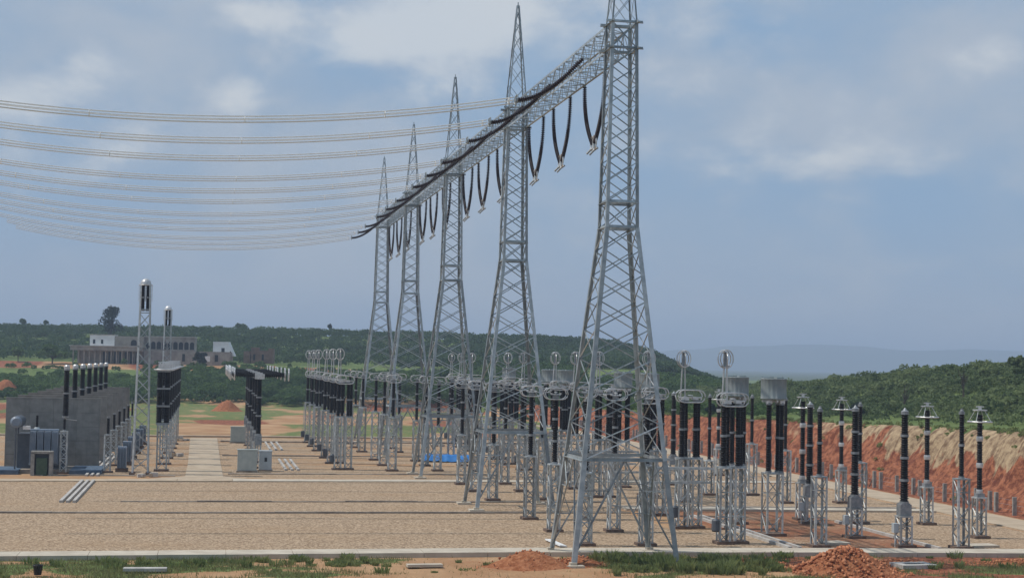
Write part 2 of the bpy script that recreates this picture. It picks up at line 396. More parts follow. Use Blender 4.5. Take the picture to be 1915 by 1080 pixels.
struct('far_plain', MB().add([(-p, -400, -2.2), (p, -400, -2.2), (p, 12150, -2.2), (-p, 12150, -2.2)], [(0, 1, 2, 3)]).mesh('far_plain', M['plain']))
def mountain():
    D0 = 10600.0; Ls = np.arange(-600, 4000, 55.0)
    zc = np.interp(Ls, [-600, 700, 1180, 1400, 1730, 2000, 2260, 2600, 3070, 4000], [50, 100, 122, 142, 160, 168, 166, 150, 160, 170]) + 34*(fbm(Ls, Ls*0, 420, 4, 61)-.5)
    rows = [(-900, 0), (-450, .45), (-150, .85), (0, 1), (250, .8), (900, 0)]
    co = []
    for dd, k in rows:
        for l, z in zip(Ls, zc):
            u, v = UV(D0+dd+120*(float(fbm(l, dd, 350, 3, 63))-.5), l); co.append((u, v, z*k-2 + 9*(float(fbm(l, dd, 160, 3, 62))-.5)*(k > 0)))
    n = len(Ls); i = np.arange(n*len(rows)).reshape(len(rows), n)
    q = np.stack([i[:-1, :-1], i[:-1, 1:], i[1:, 1:], i[1:, :-1]], -1).reshape(-1, 4)
    struct('mountain', raw_mesh('mountain', np.array(co), q, M['mountain'], True))
mountain()

# ------------------------------------------------------------------ paths, kerbs, trenches
def slabs(name, A, B, mat, z1, z0=-.3, step=6.0, label=None):
    """a straight concrete strip cast in bays: A, B = (left end corner pairs) ((u,v near),(u,v far))"""
    root = bpy.data.objects.new(name, None); COL.objects.link(root); root['kind'] = 'structure'
    (an, af), (bn, bf) = A, B
    L = math.dist(an, bn); n = max(1, round(L/step))
    jit = .07 if mat == 'kerbdark' else 0
    for i in range(n):
        g = .02/L*1.0; t0, t1 = i/n+g, (i+1)/n-g
        lp = lambda p, q, t: (p[0]+(q[0]-p[0])*t, p[1]+(q[1]-p[1])*t)
        zz = z1 + random.uniform(-.012, .012) - random.random()*jit*1.2; q4 = [lp(an, bn, t0), lp(an, bn, t1), lp(af, bf, t1), lp(af, bf, t0)]
        if jit: q4 = [(a, b+random.uniform(-jit, jit)) for a, b in q4]
        link('slab', MB().prism(q4, z0, zz).mesh('slab', M[mat]), root)
    return root
slabs('front_walkway', ((-74, .0), (-74, 3.2)), ((-5, 3.0), (-5, 6.4)), 'conc', .42)
slabs('front_walkway', ((-4.97, 3.0), (-4.97, 6.4)), ((24, 2.2), (24, 5.8)), 'conc', .42)
slabs('front_walkway', ((24.03, 2.2), (24.03, 5.8)), ((64, .0), (64, 3.4)), 'conc', .42)
slabs('access_road', ((-96, 85.2), (-96, 88.6)), ((-39.6, 88.6), (-39.6, 92.4)), 'conc2', .12, step=9)
slabs('access_road', ((-39.57, 88.6), (-39.57, 92.4)), ((-32, 89.2), (-32, 93.0)), 'conc2', .12, step=9)
slabs('access_road', ((-31.97, 89.2), (-31.97, 93.0)), ((52, 92.8), (52, 95.6)), 'conc', .12, step=9)
rp = MB().prism([(-44, 92.2), (-29.5, 93.2), (-33.2, 98.2), (-33.4, 128), (-33.6, 210), (-39.2, 210), (-38.6, 128), (-38.6, 98.2)], -.3, .09)
struct('service_path', rp.mesh('service_path', M['conc2']))
slabs('perimeter_path', ((52.6, 6), (58.4, 6)), ((53.2, 300), (58.4, 300)), 'conc2', .14, step=12)
slabs('cross_path', ((13.7, 47.6), (13.7, 50.6)), ((52.4, 45.8), (52.4, 48.8)), 'conc', .25, step=6)
def trench(poly_pts, w, h, mat='kerbdark'):
    for k in range(len(poly_pts)-1):
        a, b = poly_pts[k], poly_pts[k+1]
        slabs('cable_trench', ((a[0], a[1]-w/2), (a[0], a[1]+w/2)), ((b[0]-.03, b[1]-w/2), (b[0]-.03, b[1]+w/2)), mat, h, step=8)
trench([(-76, 42.4), (-20, 43.4), (13.4, 44.4)], .55, .2)
trench([(-45.5, 57.0), (-10, 58.0), (13.4, 58.6)], .55, .18)
trench([(13.4, 52.6), (52, 51.2)], 1.0, .2)
trench([(-33, 148.6), (40, 152.0)], .9, .22)
trench([(-33, 196), (50, 200)], 1.2, .3)
trench([(-60, 98.4), (-40, 99.2)], .8, .2); trench([(-32.5, 104.0), (8, 106)], .8, .18)
trench([(-44, 198), (-39.4, 199)], 1.2, .3)
slabs('yard_edge_kerb', ((-88, 211), (-88, 213.4)), ((52, 218), (52, 220)), 'conc2', .35, step=12)

def rails(name, label, cat, u0, v0, v1, n=3, gap=.75, w=.36, h=.28, group=None):
    t = thing(name, label, cat, (u0, v0, 0), group)
    for k in range(n):
        ln = v1-v0; seg = max(1, round(ln/10))
        for j in range(seg):
            link('cover_beam', MB().box((k*gap, (j+.5)*ln/seg, h/2-.02), (w, ln/seg-.06, h+.04)).mesh('cover_beam', M['rail']), t)
rails('cable_trench_cover', 'three long pale concrete beams crossing the gravel towards the grey fire walls', 'trench cover', -52.2, 55.5, 88.0)
rails('cable_trench_cover', 'three pale concrete beams running on beside the small bushing stands', 'trench cover', -52.4, 97.5, 148.5)
rails('cable_trench_cover', 'three short slanting concrete beams beside the pale green cabinets', 'trench cover', -23.6, 112.0, 138.0, gap=.95)
rails('cable_trench_cover', 'three short slanting concrete beams behind the breaker cabinets', 'trench cover', -24.0, 166.0, 194.0, gap=1.1)
rails('cable_trench_cover', 'two grey concrete beams between wave trap and walkway', 'trench cover', 19.6, 8.2, 40.0, n=2, gap=1.0)
rails('kerb_beam', 'single pale kerb beam edging the gravel by the thick transformer posts', 'kerb', 34.6, 7.4, 34.0, n=1)

# ------------------------------------------------------------------ gantry towers
BASE_HW, WAIST_HW, TOP_HW = 4.65, 1.43, 1.14
Z_DIA, Z_W0, Z_W1, Z_B0, Z_B1, Z_TOP = 9.05, 29.5, 31.75, 45.55, 47.9, 60.7
def hw(z):
    if z <= Z_W0: return BASE_HW+(WAIST_HW-BASE_HW)*z/Z_W0
    if z <= Z_B1: return WAIST_HW+(TOP_HW-WAIST_HW)*(z-Z_W0)/(Z_B1-Z_W0)
    return TOP_HW+(.12-TOP_HW)*(z-Z_B1)/(Z_TOP-Z_B1)
CORN = [(-1, -1), (1, -1), (1, 1), (-1, 1)]
def P(c, z, o=0.0): h = hw(z)+o; return Vector((c[0]*h, c[1]*h, z))
def tower(loc, label):
    t = thing('gantry_tower', label, 'gantry tower', loc, 'lattice towers carrying the gantry beams')
    for c in CORN:
        ref = (-c[0], 0, 0) if c[0]*c[1] > 0 else (0, -c[1], 0)
        angle(t, 'leg', P(c, .3), P(c, Z_DIA), .44, 'galv', ref); angle(t, 'leg', P(c, Z_DIA), P(c, Z_W0), .38, 'galv', ref)
        angle(t, 'leg', P(c, Z_W0), P(c, Z_B1), .30, 'galv', ref)
        angle(t, 'peak_leg', P(c, Z_B1), P(c, Z_TOP-.2), .14, 'galv', ref)
        link('footing', cached('tfoot', lambda: MB().box((0, 0, 0), (1.7, 1.7, .7)).box((0, 0, .4), (.6, .6, .3)).mesh('footing', M['conc'])), t, (c[0]*BASE_HW, c[1]*BASE_HW, -.12 if c[1] < 0 or loc[1] > 1 else .1))
    def panels(zs, w, name='brace', mat='galv'):
        for a, b in zip(zs[:-1], zs[1:]):
            for k in range(4):
                c, d = CORN[k], CORN[(k+1) % 4]
                out = Vector(((c[0]+d[0])/2, (c[1]+d[1])/2, 0))*.04
                mt = 'galv_lit' if random.random() < .18 else mat  # random braces take the lighter steel as painted highlights
                angle(t, name, P(c, a)+out, P(d, b)+out, w, mt); angle(t, name, P(d, a)-out, P(c, b)-out, w, mat)
    def split(z0, z1, n, k):
        h = [1-k*i/n for i in range(n)]; s = sum(h); z = [z0]
        for x in h: z.append(z[-1]+x/s*(z1-z0))
        return z
    panels(split(Z_DIA, Z_W0, 8, .38), .10)
    panels([Z_W0, Z_W1], .10); panels(split(Z_W1, Z_B0, 8, .1), .09); panels([Z_B0, Z_B1], .09)
    panels(split(Z_B1, Z_TOP-.7, 6, .55), .05)
    for z, w in ((Z_DIA, .30), (Z_W0, .26), (Z_W1, .26), (Z_B0, .24), (Z_B1, .24)):
        for k in range(4):
            c, d = CORN[k], CORN[(k+1) % 4]; ex = .0 if z < Z_B0-.1 else .55
            a, b = P(c, z), P(d, z); q = (b-a).normalized()*ex
            angle(t, 'horizontal', a-q, b+q, w)
        if z < Z_B0: angle(t, 'horizontal', P(CORN[0], z), P(CORN[2], z), .10); angle(t, 'horizontal', P(CORN[1], z), P(CORN[3], z), .10)
    for k in range(4):   # knee bracing of the open bottom storey
        c, d = CORN[k], CORN[(k+1) % 4]; m = (P(c, Z_DIA)+P(d, Z_DIA))/2
        for e, g in ((c, d), (d, c)):
            f = P(e, .9); s = (P(g, Z_DIA)-P(e, Z_DIA)).normalized()
            angle(t, 'knee_brace', f, m, .15)
            for q in (.35, .68):
                h = f.lerp(m, q); angle(t, 'strut', P(e, .9+(Z_DIA-.9)*q), h, .085)
                angle(t, 'strut', P(e, .9+(Z_DIA-.9)*min(1, q+.3)), h, .085)
    link('peak_cap', cached('pcap', lambda: MB().box((0, 0, 0), (.34, .34, .3)).tube([(0, 0, .1), (0, 0, .55)], .07, 6).mesh('peak_cap', M['galv'])), t, (0, 0, Z_TOP-.3))
    return t
TW = ['lattice gantry tower standing with its feet among the front weeds', 'second lattice gantry tower counting from the one in the weeds',
      'third and middle lattice tower of the gantry row', 'fourth lattice gantry tower, last but one before the far end', 'last and smallest looking lattice tower at the far end of the gantry']
for k in range(5): tower((0, 51*k, 0), TW[k])

# ------------------------------------------------------------------ gantry beams
def beam(k, label):
    t = thing('gantry_beam', label, 'lattice beam', (0, 51*k, 0), 'lattice beams between the gantry towers')
    y0, y1, h = 1.4, 49.6, 1.12; n = 22; z0, z1 = Z_B0+.06, Z_B1-.06
    C = [(-h, z0), (h, z0), (h, z1), (-h, z1)]; Q = lambda i, y: Vector((C[i][0], y, C[i][1]))
    for i in range(4):
        sgn = Vector((-1 if C[i][0] > 0 else 1, 0, 0))
        for j in range(4):
            a, b = y0+(y1-y0)*j/4, y0+(y1-y0)*(j+1)/4; angle(t, 'chord', Q(i, a), Q(i, b), .22, 'galv', sgn)
    ys = [y0+(y1-y0)*j/n for j in range(n+1)]
    for j in range(n+1):
        for i in range(4):
            e = (i+1) % 4; angle(t, 'batten', Q(i, ys[j]), Q(e, ys[j]), .06)
            if j < n:
                a, b = (i, e) if (j+i) % 2 else (e, i); angle(t, 'diagonal', Q(a, ys[j]), Q(b, ys[j+1]), .08)
BL = ['lattice beam leaving the tower that stands in the weeds', 'lattice beam between the second and the middle gantry tower', 'lattice beam between the middle and the fourth gantry tower', 'lattice beam reaching the last gantry tower at the far end']
for k in range(4): beam(k, BL[k])

# ------------------------------------------------------------------ insulators, strings, conductors
def shed_profile(L, r, core, pitch):
    n = max(3, round(L/pitch)); pr = [(core, 0)]
    for i in range(n):
        z = L*i/n; d = L/n; pr += [(core, z+d*.18), (r*(1 if i % 2 else .93), z+d*.42), (r*(1 if i % 2 else .93), z+d*.55), (core, z+d*.72)]
    return pr + [(core, L)]
def insulator_mesh(L, r, taper=1.0, mat='porcelain', pitch=.24, n=10):
    L = round(L, 2)
    def mk():
        pr = shed_profile(L, r, r*.74, pitch); pr = [(q*(1+(taper-1)*z/L), z) for q, z in pr]
        return MB().lathe(pr, n).mesh('insulator', M[mat], True)
    return cached(('ins', L, r, taper, mat), mk)
def flange_mesh(r):
    return cached(('fl', r), lambda: MB().lathe([(r, -.12), (r, .12)], 12).mesh('flange', M['flange']))
def column(parent, x, y, z0, z1, r, units=2, taper=1.0, fl=1.05, name='insulator'):
    L = (z1-z0)/units
    for i in range(units):
        k0 = 1+(taper-1)*i/units; k1 = 1+(taper-1)*(i+1)/units
        link(name, insulator_mesh(L-.13, round(r*k0, 3), round(k1/k0, 3)), parent, (x, y, z0+i*L+.08))
        link('flange', flange_mesh(round(r*k0*fl, 3)), parent, (x, y, z0+i*L))
    link('flange', flange_mesh(round(r*taper*fl, 3)), parent, (x, y, z1))

def string_mesh(pts, r, n=8, pitch=.22):
    """a sagging cap-and-pin string: alternating disc radii along a smooth path"""
    pts = [Vector(q) for q in pts]; seg = [(b-a).length for a, b in zip(pts, pts[1:])]; L = sum(seg); N = max(8, round(L/pitch))
    def at(s):
        for a, b, l in zip(pts, pts[1:], seg):
            if s <= l or b is pts[-1]: return a.lerp(b, min(1, s/l))
            s -= l
    path, rad = [], []
    for i in range(N):
        for f, k in ((.05, .42), (.30, 1), (.62, 1), (.80, .42)):
            path.append(at((i+f)/N*L)); rad.append(r*k)
    return MB().tube(path, rad, n)
def sag(a, b, n=14, k=.6):
    """hanging chain between a and b"""
    a, b = Vector(a), Vector(b); return [a.lerp(b, i/n)-Vector((0, 0, k*4*(i/n)*(1-i/n))) for i in range(n+1)]
VB = 1.2
def vs_mesh():
    out = []
    for s in (-1, 1):
        pts = [Vector((0, s*4.25, 0)), Vector((0, s*3.95, -1.6)), Vector((0, s*3.35, -3.2)), Vector((0, s*2.35, -4.8)), Vector((0, s*1.25, -5.9)), Vector((0, s*.42, -6.45))]
        pts = [Vector((0, s*(4.25-3.8*(i/12)**2.3), -6.35*(i/12)**.94)) for i in range(13)]
        out.append(string_mesh(pts, .22).mesh('insulator_string', M['redporcelain']))
    return out
VS = vs_mesh()
def torus(r, tr, n=20, m=6, axis='y', c=(0, 0, 0), sq=1.0):
    mb = MB(); pts = []
    for k in range(n):
        a, b = r*math.cos(2*math.pi*k/n), r*sq*math.sin(2*math.pi*k/n)
        pts.append({'y': (c[0]+a, c[1], c[2]+b), 'x': (c[0], c[1]+a, c[2]+b), 'z': (c[0]+a, c[1]+b, c[2])}[axis])
    return mb.tube(pts, tr, m, closed=True)
ORD = ['first', 'second', 'third', 'fourth', 'fifth', 'sixth', 'seventh', 'eighth', 'ninth', 'tenth', 'eleventh', 'twelfth']
PH = [51*(i//3)+15.2+15.2*(i % 3)-(1.2 if i % 3 == 2 else 0) for i in range(12)]
for i, v in enumerate(PH):
    t = thing('suspension_string', f'V of two dark insulator strings under the beam, {ORD[i]} from the front tower', 'insulator string', (VB, v, Z_B0-.05), 'V strings hanging under the gantry beams')
    for m in VS: link('insulator_string', m, t)
    link('hanger_plate', cached('hp', lambda: MB().box((0, 4.25, .02), (.2, .3, .3)).box((0, -4.25, .02), (.2, .3, .3)).mesh('hanger_plate', M['galv'])), t)
    for s in (-1, 1): link('corona_ring', cached('vcr', lambda: torus(.72, .08, 18, 6, 'x').mesh('corona_ring', M['alum'])), t, (s*.02, s*.55, -6.3))
    link('yoke_plate', cached('vy', lambda: MB().box((0, 0, -6.6), (.12, .9, .35)).mesh('yoke_plate', M['galv'])), t)
    for s in (-1, 1):
        link('jumper_stub', cached('js', lambda: MB().tube([(.3, -.1, -6.7), (-.1, .05, -7.0), (-.5, .2, -7.45)], .11, 6).mesh('jumper_stub', M['flange'])), t, (.0, .62*s, .12*s))
TS_END = Vector((-6.15, 0, -4.15))
def ts_mesh(off):
    pts = [Vector((0, off*1.5, 0)) + Vector((TS_END.x*q, -off*.9*q, TS_END.z*(1-(1-q)**1.75))) for q in [i/14 for i in range(15)]]
    return string_mesh(pts, .21).mesh('insulator_string', M['redporcelain'])
TSM = [ts_mesh(-.55), ts_mesh(.55)]
PT = [51*(i//3)+11.0+15.0*(i % 3) for i in range(12)]
Z_TS = 46.55
for i, v in enumerate(PT):
    t = thing('tension_string', f'long dark tension insulator strings on the beam, {ORD[i]} pair from the tower in the weeds', 'insulator string', (-1.2, v, Z_TS), 'tension strings along the gantry beams')
    for m in TSM: link('insulator_string', m, t)
    link('yoke_plate', cached('ty', lambda: MB().box(TS_END + Vector((-.15, 0, -.05)), (.16, 1.0, .3)).mesh('yoke_plate', M['galv'])), t)
    for s in (-1, 1): link('corona_ring', cached('tcr', lambda: torus(.42, .05, 14, 6, 'x').mesh('corona_ring', M['galv'])), t, TS_END + Vector((-.1, s*.35, .05)))
    link('hanger_plate', cached('thp', lambda: MB().box((.02, 0, 0), (.2, 1.5, .3)).mesh('hanger_plate', M['galv'])), t)
A0, A1, UM = -7.75, -74.3, -41.0
def cond_z(u): return 39.15 + .0029*(u-UM)**2
def cond_mesh(dy, dz):
    pts = [(u, dy, cond_z(u)+dz) for u in np.linspace(A0, A1, 36)]
    return MB().tube(pts, .045, 5).mesh('subconductor', M['wire'])
CM = [cond_mesh(a, b) for a, b in ((-.34, 0), (-.17, -.28), (.17, -.28), (.34, 0), (.17, .28), (-.17, .28))]
def spacer_mesh():
    return torus(.31, .045, 12, 5, 'x').mesh('spacer', M['wire'])
for i, v in enumerate(PT):
    t = thing('conductor_bundle', f'sagging pale multi wire conductor bundle, {ORD[i]} one counting down from the top', 'conductor', (0, v, 0), 'conductor bundles strung from the gantry')
    for m in CM: link('subconductor', m, t)
    for u in (-8.2, -20, -33, -47, -61): link('spacer', cached('spacer', spacer_mesh), t, (u, 0, cond_z(u)))

# ------------------------------------------------------------------ lattice support stools
def stool(parent, w, h, x=0.0, y=0.0, foot=True, z0=.25, n=None):
    n = n or max(3, round((h-z0)/(w*1.05)))
    w = round(w, 2); h = round(h, 2)
    def mk():
        mb = MB(); a = w/2
        for i in range(n):
            za, zb = z0+(h-z0)*i/n, z0+(h-z0)*(i+1)/n
            for k in range(4):
                c, d = CORN[k], CORN[(k+1) % 4]
                if (i+k) % 2: c, d = d, c
                mb.bar((c[0]*a, c[1]*a, za), (d[0]*a, d[1]*a, zb), .075)
                if i % 2: mb.bar((c[0]*a, c[1]*a, zb), (d[0]*a, d[1]*a, zb), .06)
        return mb.mesh('bracing', M['stool'])
    for c in CORN:
        angle(parent, 'leg', (x+c[0]*w/2, y+c[1]*w/2, z0-.05), (x+c[0]*w/2, y+c[1]*w/2, h), .20, 'stool', (-c[0], 0, 0) if c[0]*c[1] > 0 else (0, -c[1], 0))
    b = link('bracing', cached(('br', w, h, n), mk), parent, (x, y, 0)); b['kind'] = 'stuff'
    link('cap_plate', cached(('cp', w), lambda: MB().box((0, 0, 0), (w+.16, w+.16, .14)).mesh('cap_plate', M['stool'])), parent, (x, y, h))
    if foot: link('footing', cached(('ft', w), lambda: MB().box((0, 0, 0), (w+.7, w+.7, .7)).mesh('footing', M['footing'])), parent, (x, y, -.07))
def stadium(hx, hz, r=.09, axis='x', m=6):
    """racetrack-shaped tube, hx half length, hz half height"""
    pts = []; k = 7
    for i in range(k): a = -math.pi/2+math.pi*i/(k-1); pts.append((hx-hz+hz*math.cos(a), hz*math.sin(a)))
    for i in range(k): a = math.pi/2+math.pi*i/(k-1); pts.append((-hx+hz+hz*math.cos(a), hz*math.sin(a)))
    P3 = [(a, 0, b) if axis == 'x' else (0, a, b) for a, b in pts]
    return MB().tube(P3, r, m, closed=True)

# --- plain insulator post
def bpi(loc, label, group, zl=6.8, zt=13.4, r=.30, w=1.15, ring=False, units=2):
    t = thing('insulator_post', label, 'insulator post', (*loc, 0), group)
    stool(t, w, zl); column(t, 0, 0, zl+.15, zt-.15, r, units)
    link('terminal_cap', cached(('tc', r), lambda: MB().lathe([(r*.7, 0), (r*.75, .12), (.12, .2), (.12, .35)], 10).mesh('terminal_cap', M['flange'])), t, (0, 0, zt-.05))
    if ring:
        for s in (-1, 1): link('corona_ring', cached('bring', lambda: stadium(1.2, .58, .06).mesh('corona_ring', M['alum'])), t, (0, s*.45, zt+.2))
        link('ring_bracket', cached('brb', lambda: MB().box((0, 0, 0), (.9, .9, .1)).box((0, 0, .25), (.12, 1.0, .12)).box((-.5, 0, .1), (.08, .9, .08)).box((.5, 0, .1), (.08, .9, .08)).mesh('ring_bracket', M['alum'])), t, (0, 0, zt+.12))
    return t
# --- capacitive voltage transformer
def cvt(loc, label):
    t = thing('voltage_transformer', label, 'voltage transformer', (*loc, 0), 'thick voltage transformer posts')
    stool(t, 1.2, 3.0)
    link('base_tank', cached('cvtt', lambda: MB().box((0, 0, .55), (1.15, 1.0, 1.1)).box((0, 0, 1.15), (.9, .9, .12)).box((.62, 0, .5), (.1, .6, .6)).mesh('base_tank', M['flange'])), t, (0, 0, 3.1))
    column(t, 0, 0, 4.35, 13.1, .47, 4, .82, fl=1.0)
    link('terminal_cap', cached('cvtc', lambda: MB().lathe([(.36, 0), (.38, .2), (.2, .32), (.05, .55)], 12).mesh('terminal_cap', M['flange'])), t, (0, 0, 13.1))
    b = link('marshalling_box', cached('mbx', lambda: MB().box((-.95, -.1, 1.9), (.5, .6, .9)).mesh('marshalling_box', M['cab2'])), t)
    link('conduit', cached('cdt', lambda: MB().tube([(-.95, -.1, 0), (-.95, -.1, 1.5)], .07, 6).mesh('conduit', M['stool'])), t)
    return t
# --- surge arrester with hat ring
def arrester(loc, label, zt=13.6):
    t = thing('surge_arrester', label, 'surge arrester', (*loc, 0), 'surge arresters with hat rings')
    stool(t, 1.05, 4.2); dz = zt-13.6
    link('base_box', cached('lab', lambda: MB().box((0, 0, 4.45), (.8, .8, .4)).mesh('base_box', M['flange'])), t)
    L = (13.1+dz-4.8)/3
    for i in range(3):
        link('insulator', insulator_mesh(L-.5, .33), t, (0, 0, 4.8+i*L+.25))
        link('flange', cached('laf', lambda: MB().lathe([(.33, -.26), (.36, -.1), (.36, .1), (.33, .26)], 12).mesh('flange', M['alum'])), t, (0, 0, 4.8+i*L))
    link('hat_ring', cached('hat', lambda: torus(1.22, .085, 26, 6, 'z').mesh('hat_ring', M['alum'])), t, (0, 0, 12.1+dz))
    for k in range(4):
        a = math.pi/4+k*math.pi/2; c, s = math.cos(a), math.sin(a)
        link('hat_strut', cached(('hs', k), lambda: MB().tube([(1.2*c, 1.2*s, 12.1), (.5*c, .5*s, 13.3)], .032, 5).mesh('hat_strut', M['alum'])), t, (0, 0, dz))
    link('hat_plate', cached('hpl', lambda: MB().box((0, 0, 13.32), (1.1, 1.1, .12)).lathe([(.2, 13.38), (.2, 13.75)], 8).box((0, 0, 13.68), (.8, .25, .1)).mesh('hat_plate', M['alum'])), t, (0, 0, dz))
    return t
# --- wave trap drum on insulators
def wave_trap(loc, label):
    t = thing('wave_trap', label, 'wave trap', (*loc, 0), 'grey wave trap drums on insulators')
    stool(t, 1.7, 6.4)
    for x, y in ((-.72, -.55), (.72, -.55), (.72, .6), (-.2, .6)):
        column(t, x, y, 6.55, 13.6, .27, 2)
    def drum():
        n = 72; rb = [1, 1, 1, .955]
        mb = MB().lathe([(1.1, 0), (1.36, .02), (1.36, .12), (1.33, .16), (1.33, 2.04), (1.36, 2.08), (1.36, 2.16), (1.1, 2.18)], n, ribs=rb)
        return mb.mesh('drum', M['trap'], True)
    link('drum', cached('drum', drum), t, (0, 0, 14.05))
    link('spider_frame', cached('spd', lambda: MB().box((0, 0, 0), (2.5, .14, .22)).box((0, 0, 0.003), (.14, 2.5, .22)).box((-.72, -.55, -.1), (.5, .5, .3)).box((.72, -.55, -.1), (.5, .5, .3)).box((.72, .6, -.1), (.5, .5, .3)).box((-.2, .6, -.1), (.5, .5, .3)).mesh('spider_frame', M['alum'])), t, (0, 0, 13.88))
    link('spider_frame', cached('spd2', lambda: MB().box((0, 0, 0), (2.2, .12, .10)).box((0, 0, .002), (.12, 2.2, .10)).mesh('spider_frame', M['trap'])), t, (0, 0, 16.28))
    for a in (.4, 1.3, 2.7, 4.1): link('lifting_stub', cached('lst', lambda: MB().box((0, 0, .1), (.08, .08, .12)).mesh('lifting_stub', M['trap'])), t, (1.2*math.cos(a), 1.2*math.sin(a), 16.25))
    return t
# --- isolator with the arm standing up
def isolator(loc, label, group, zl=7.4, arm=True, wide=1.5, box=True):
    t = thing('isolator', label, 'isolator', (*loc, 0), group); zt = 13.6
    stool(t, 1.05, zl, -.75, 0); stool(t, 1.05, zl, .95, .5)
    for x, y, r in ((-.85, 0, .33), (-.15, .9, .26), (.75, .3, .33), (1.25, .9, .26)): column(t, x, y, zl+.1, zt, r, 2)
    link('base_beam', cached(('ib', zl), lambda: MB().box((.1, .3, 0), (3.0, .35, .25)).box((.1, .75, .003), (2.9, .3, .22)).mesh('base_beam', M['stool'])), t, (0, 0, zl+.02))
    for y in (-.35, .75): link('corona_ring', cached(('ir', wide), lambda: stadium(wide, .66, .07).mesh('corona_ring', M['alum'])), t, (.1, y, 14.1))
    link('contact_head', cached('ich', lambda: MB().box((-.5, .2, 0), (.7, .9, .35)).box((.6, .2, .05), (.6, .8, .3)).tube([(-1.2, .2, .1), (1.4, .2, .1)], .09, 6).box((.1, .2, .35), (.2, 1.3, .1)).mesh('contact_head', M['alum'])), t, (0, 0, 13.85))
    if arm:
        for x in (-1.0, -.5): link('arm_tube', cached(('iat', x), lambda: MB().tube([(x-.05, 0, 0), (x*.55-.34, 0, 3.5)], .085, 6).mesh('arm_tube', M['alum'])), t, (0, 0, 14.0))
        for q in range(3):
            link('corona_ring', cached(('itr', q), lambda: torus(.66, .06, 18, 6, ('y', 'x', 'y')[q], sq=1.35).mesh('corona_ring', M['alum'])), t, (-.75, (-.4, 0, .4)[q], 18.1))
        link('arm_tip', cached('itip', lambda: MB().box((0, 0, .1), (.4, .3, 1.3)).box((0, 0, .75), (.5, .7, .1)).box((0, 0, -.62), (.6, .8, .1)).mesh('arm_tip', M['flange'])), t, (-.75, 0, 18.0))
    if zl < 8:
        for zz, yy in ((zl-.05, -.5), (zl-1.5, .75), (zl-.1, 1.1)): link('tie_beam', cached(('tie', zz, yy), lambda: MB().box((-5.2, yy, zz), (6.6, .13, .22)).mesh('tie_beam', M['stool'])), t)
    if box:
        link('mechanism_box', cached('imb', lambda: MB().lathe([(.3, 0), (.42, .15), (.42, 1.1), (.3, 1.25)], 10).mesh('mechanism_box', M['tank'])), t, (-1.65, -.35, 1.2))
        link('drive_rod', cached(('idr', zl), lambda: MB().tube([(-1.65, -.35, 2.4), (-1.5, -.2, zl-.1)], .06, 6).mesh('drive_rod', M['stool'])), t)
    return t
BAY = ['in the bay behind the weeds tower', 'in the second bay', 'in the third bay', 'in the far bay']
V_ISO = [13, 27.3, 41.3, 66, 79.5, 93, 117.5, 131.5, 145, 170, 184, 197]
ISL = ['isolator with raised twin tube arm and oval rings, beside the front wave trap', 'raised arm isolator with twin dark pots below, just behind the front isolator', 'raised arm isolator half hidden by the right leg of the weeds tower']
for i, v in enumerate(V_ISO):
    lb = ISL[i] if i < 3 else f'raised arm isolator with pale rings seen through the towers, {ORD[i]} from the walkway'
    isolator((15.2, v), lb, 'isolators right of the gantry towers')
for i, v in enumerate([115, 130, 145, 166, 181, 196]):
    isolator((-14.7, v), f'ring topped isolator with upright arm left of the gantry, {ORD[i]} from the access road', 'isolators left of the gantry towers', zl=8.2)
for i, v in enumerate([113, 126, 140, 164, 179, 193]):
    bpi((-7.1, v), f'black post with oval ring left of the gantry, {ORD[i]} from the access road', 'ring topped posts left of the gantry', 8.3, 14.2, .30, 1.25, True, 2)
for i, v in enumerate([11.7, 24.2, 37, 60.8, 74.5, 86.6, 113.8, 126, 138, 164, 177, 190]):
    bpi((-.2, v) if i not in (0, 6) else (.2, v), f'tall black post with oval ring inside the gantry line, {ORD[i]} from the walkway', 'ring topped posts under the gantry beams', 6.9, 14.0, .31, 1.1, i > 0, 3)
for i, v in enumerate([11.6, 24.2, 37.3, 62, 75, 87.5, 114, 127, 140]):
    bpi((6.2, v), f'black post with oval ring just right of the gantry, {ORD[i]} from the walkway', 'ring topped posts right of the gantry', 7.6, 14.0, .31, 1.1, True, 2)
TRL = ['large grey ribbed wave trap drum beside the hat ring arresters', 'grey wave trap drum behind the front isolator arm']
for i, v in enumerate([20.6, 32.6, 69, 83, 121, 134, 172]):
    wave_trap((22.2, v), TRL[i] if i < 2 else f'grey wave trap drum seen through the lattice, {ORD[i]} from the walkway')
for (u, v), l in zip([(32, 10), (30.2, 18.1), (30.9, 32.7), (31.2, 88)],
        ['thick black transformer post on a boxed stool, closest to the walkway', 'thick black transformer post standing just behind a thin post on red soil', 'thick black transformer post close beside a hat ring arrester', 'thick black transformer post deep in the yard near the isolator rings']):
    cvt((u, v), l)
for (u, v), l in zip([(44, 18), (44.5, 31.7), (45.3, 58.9), (31.6, 36.8), (44.5, 108), (31.4, 126)],
        ['surge arrester with hat ring closest to the right picture edge', 'surge arrester with hat ring by the pale path, second from the walkway', 'surge arrester with hat ring beyond the cross path, backed by the red bank', 'surge arrester with hat ring touching a thick black post', 'distant hat ring arrester near the far end of the fence', 'small hat ring arrester left of the isolator rings']):
    arrester((u, v), l, 13.6 if (u, v) != (31.6, 36.8) else 14.3)
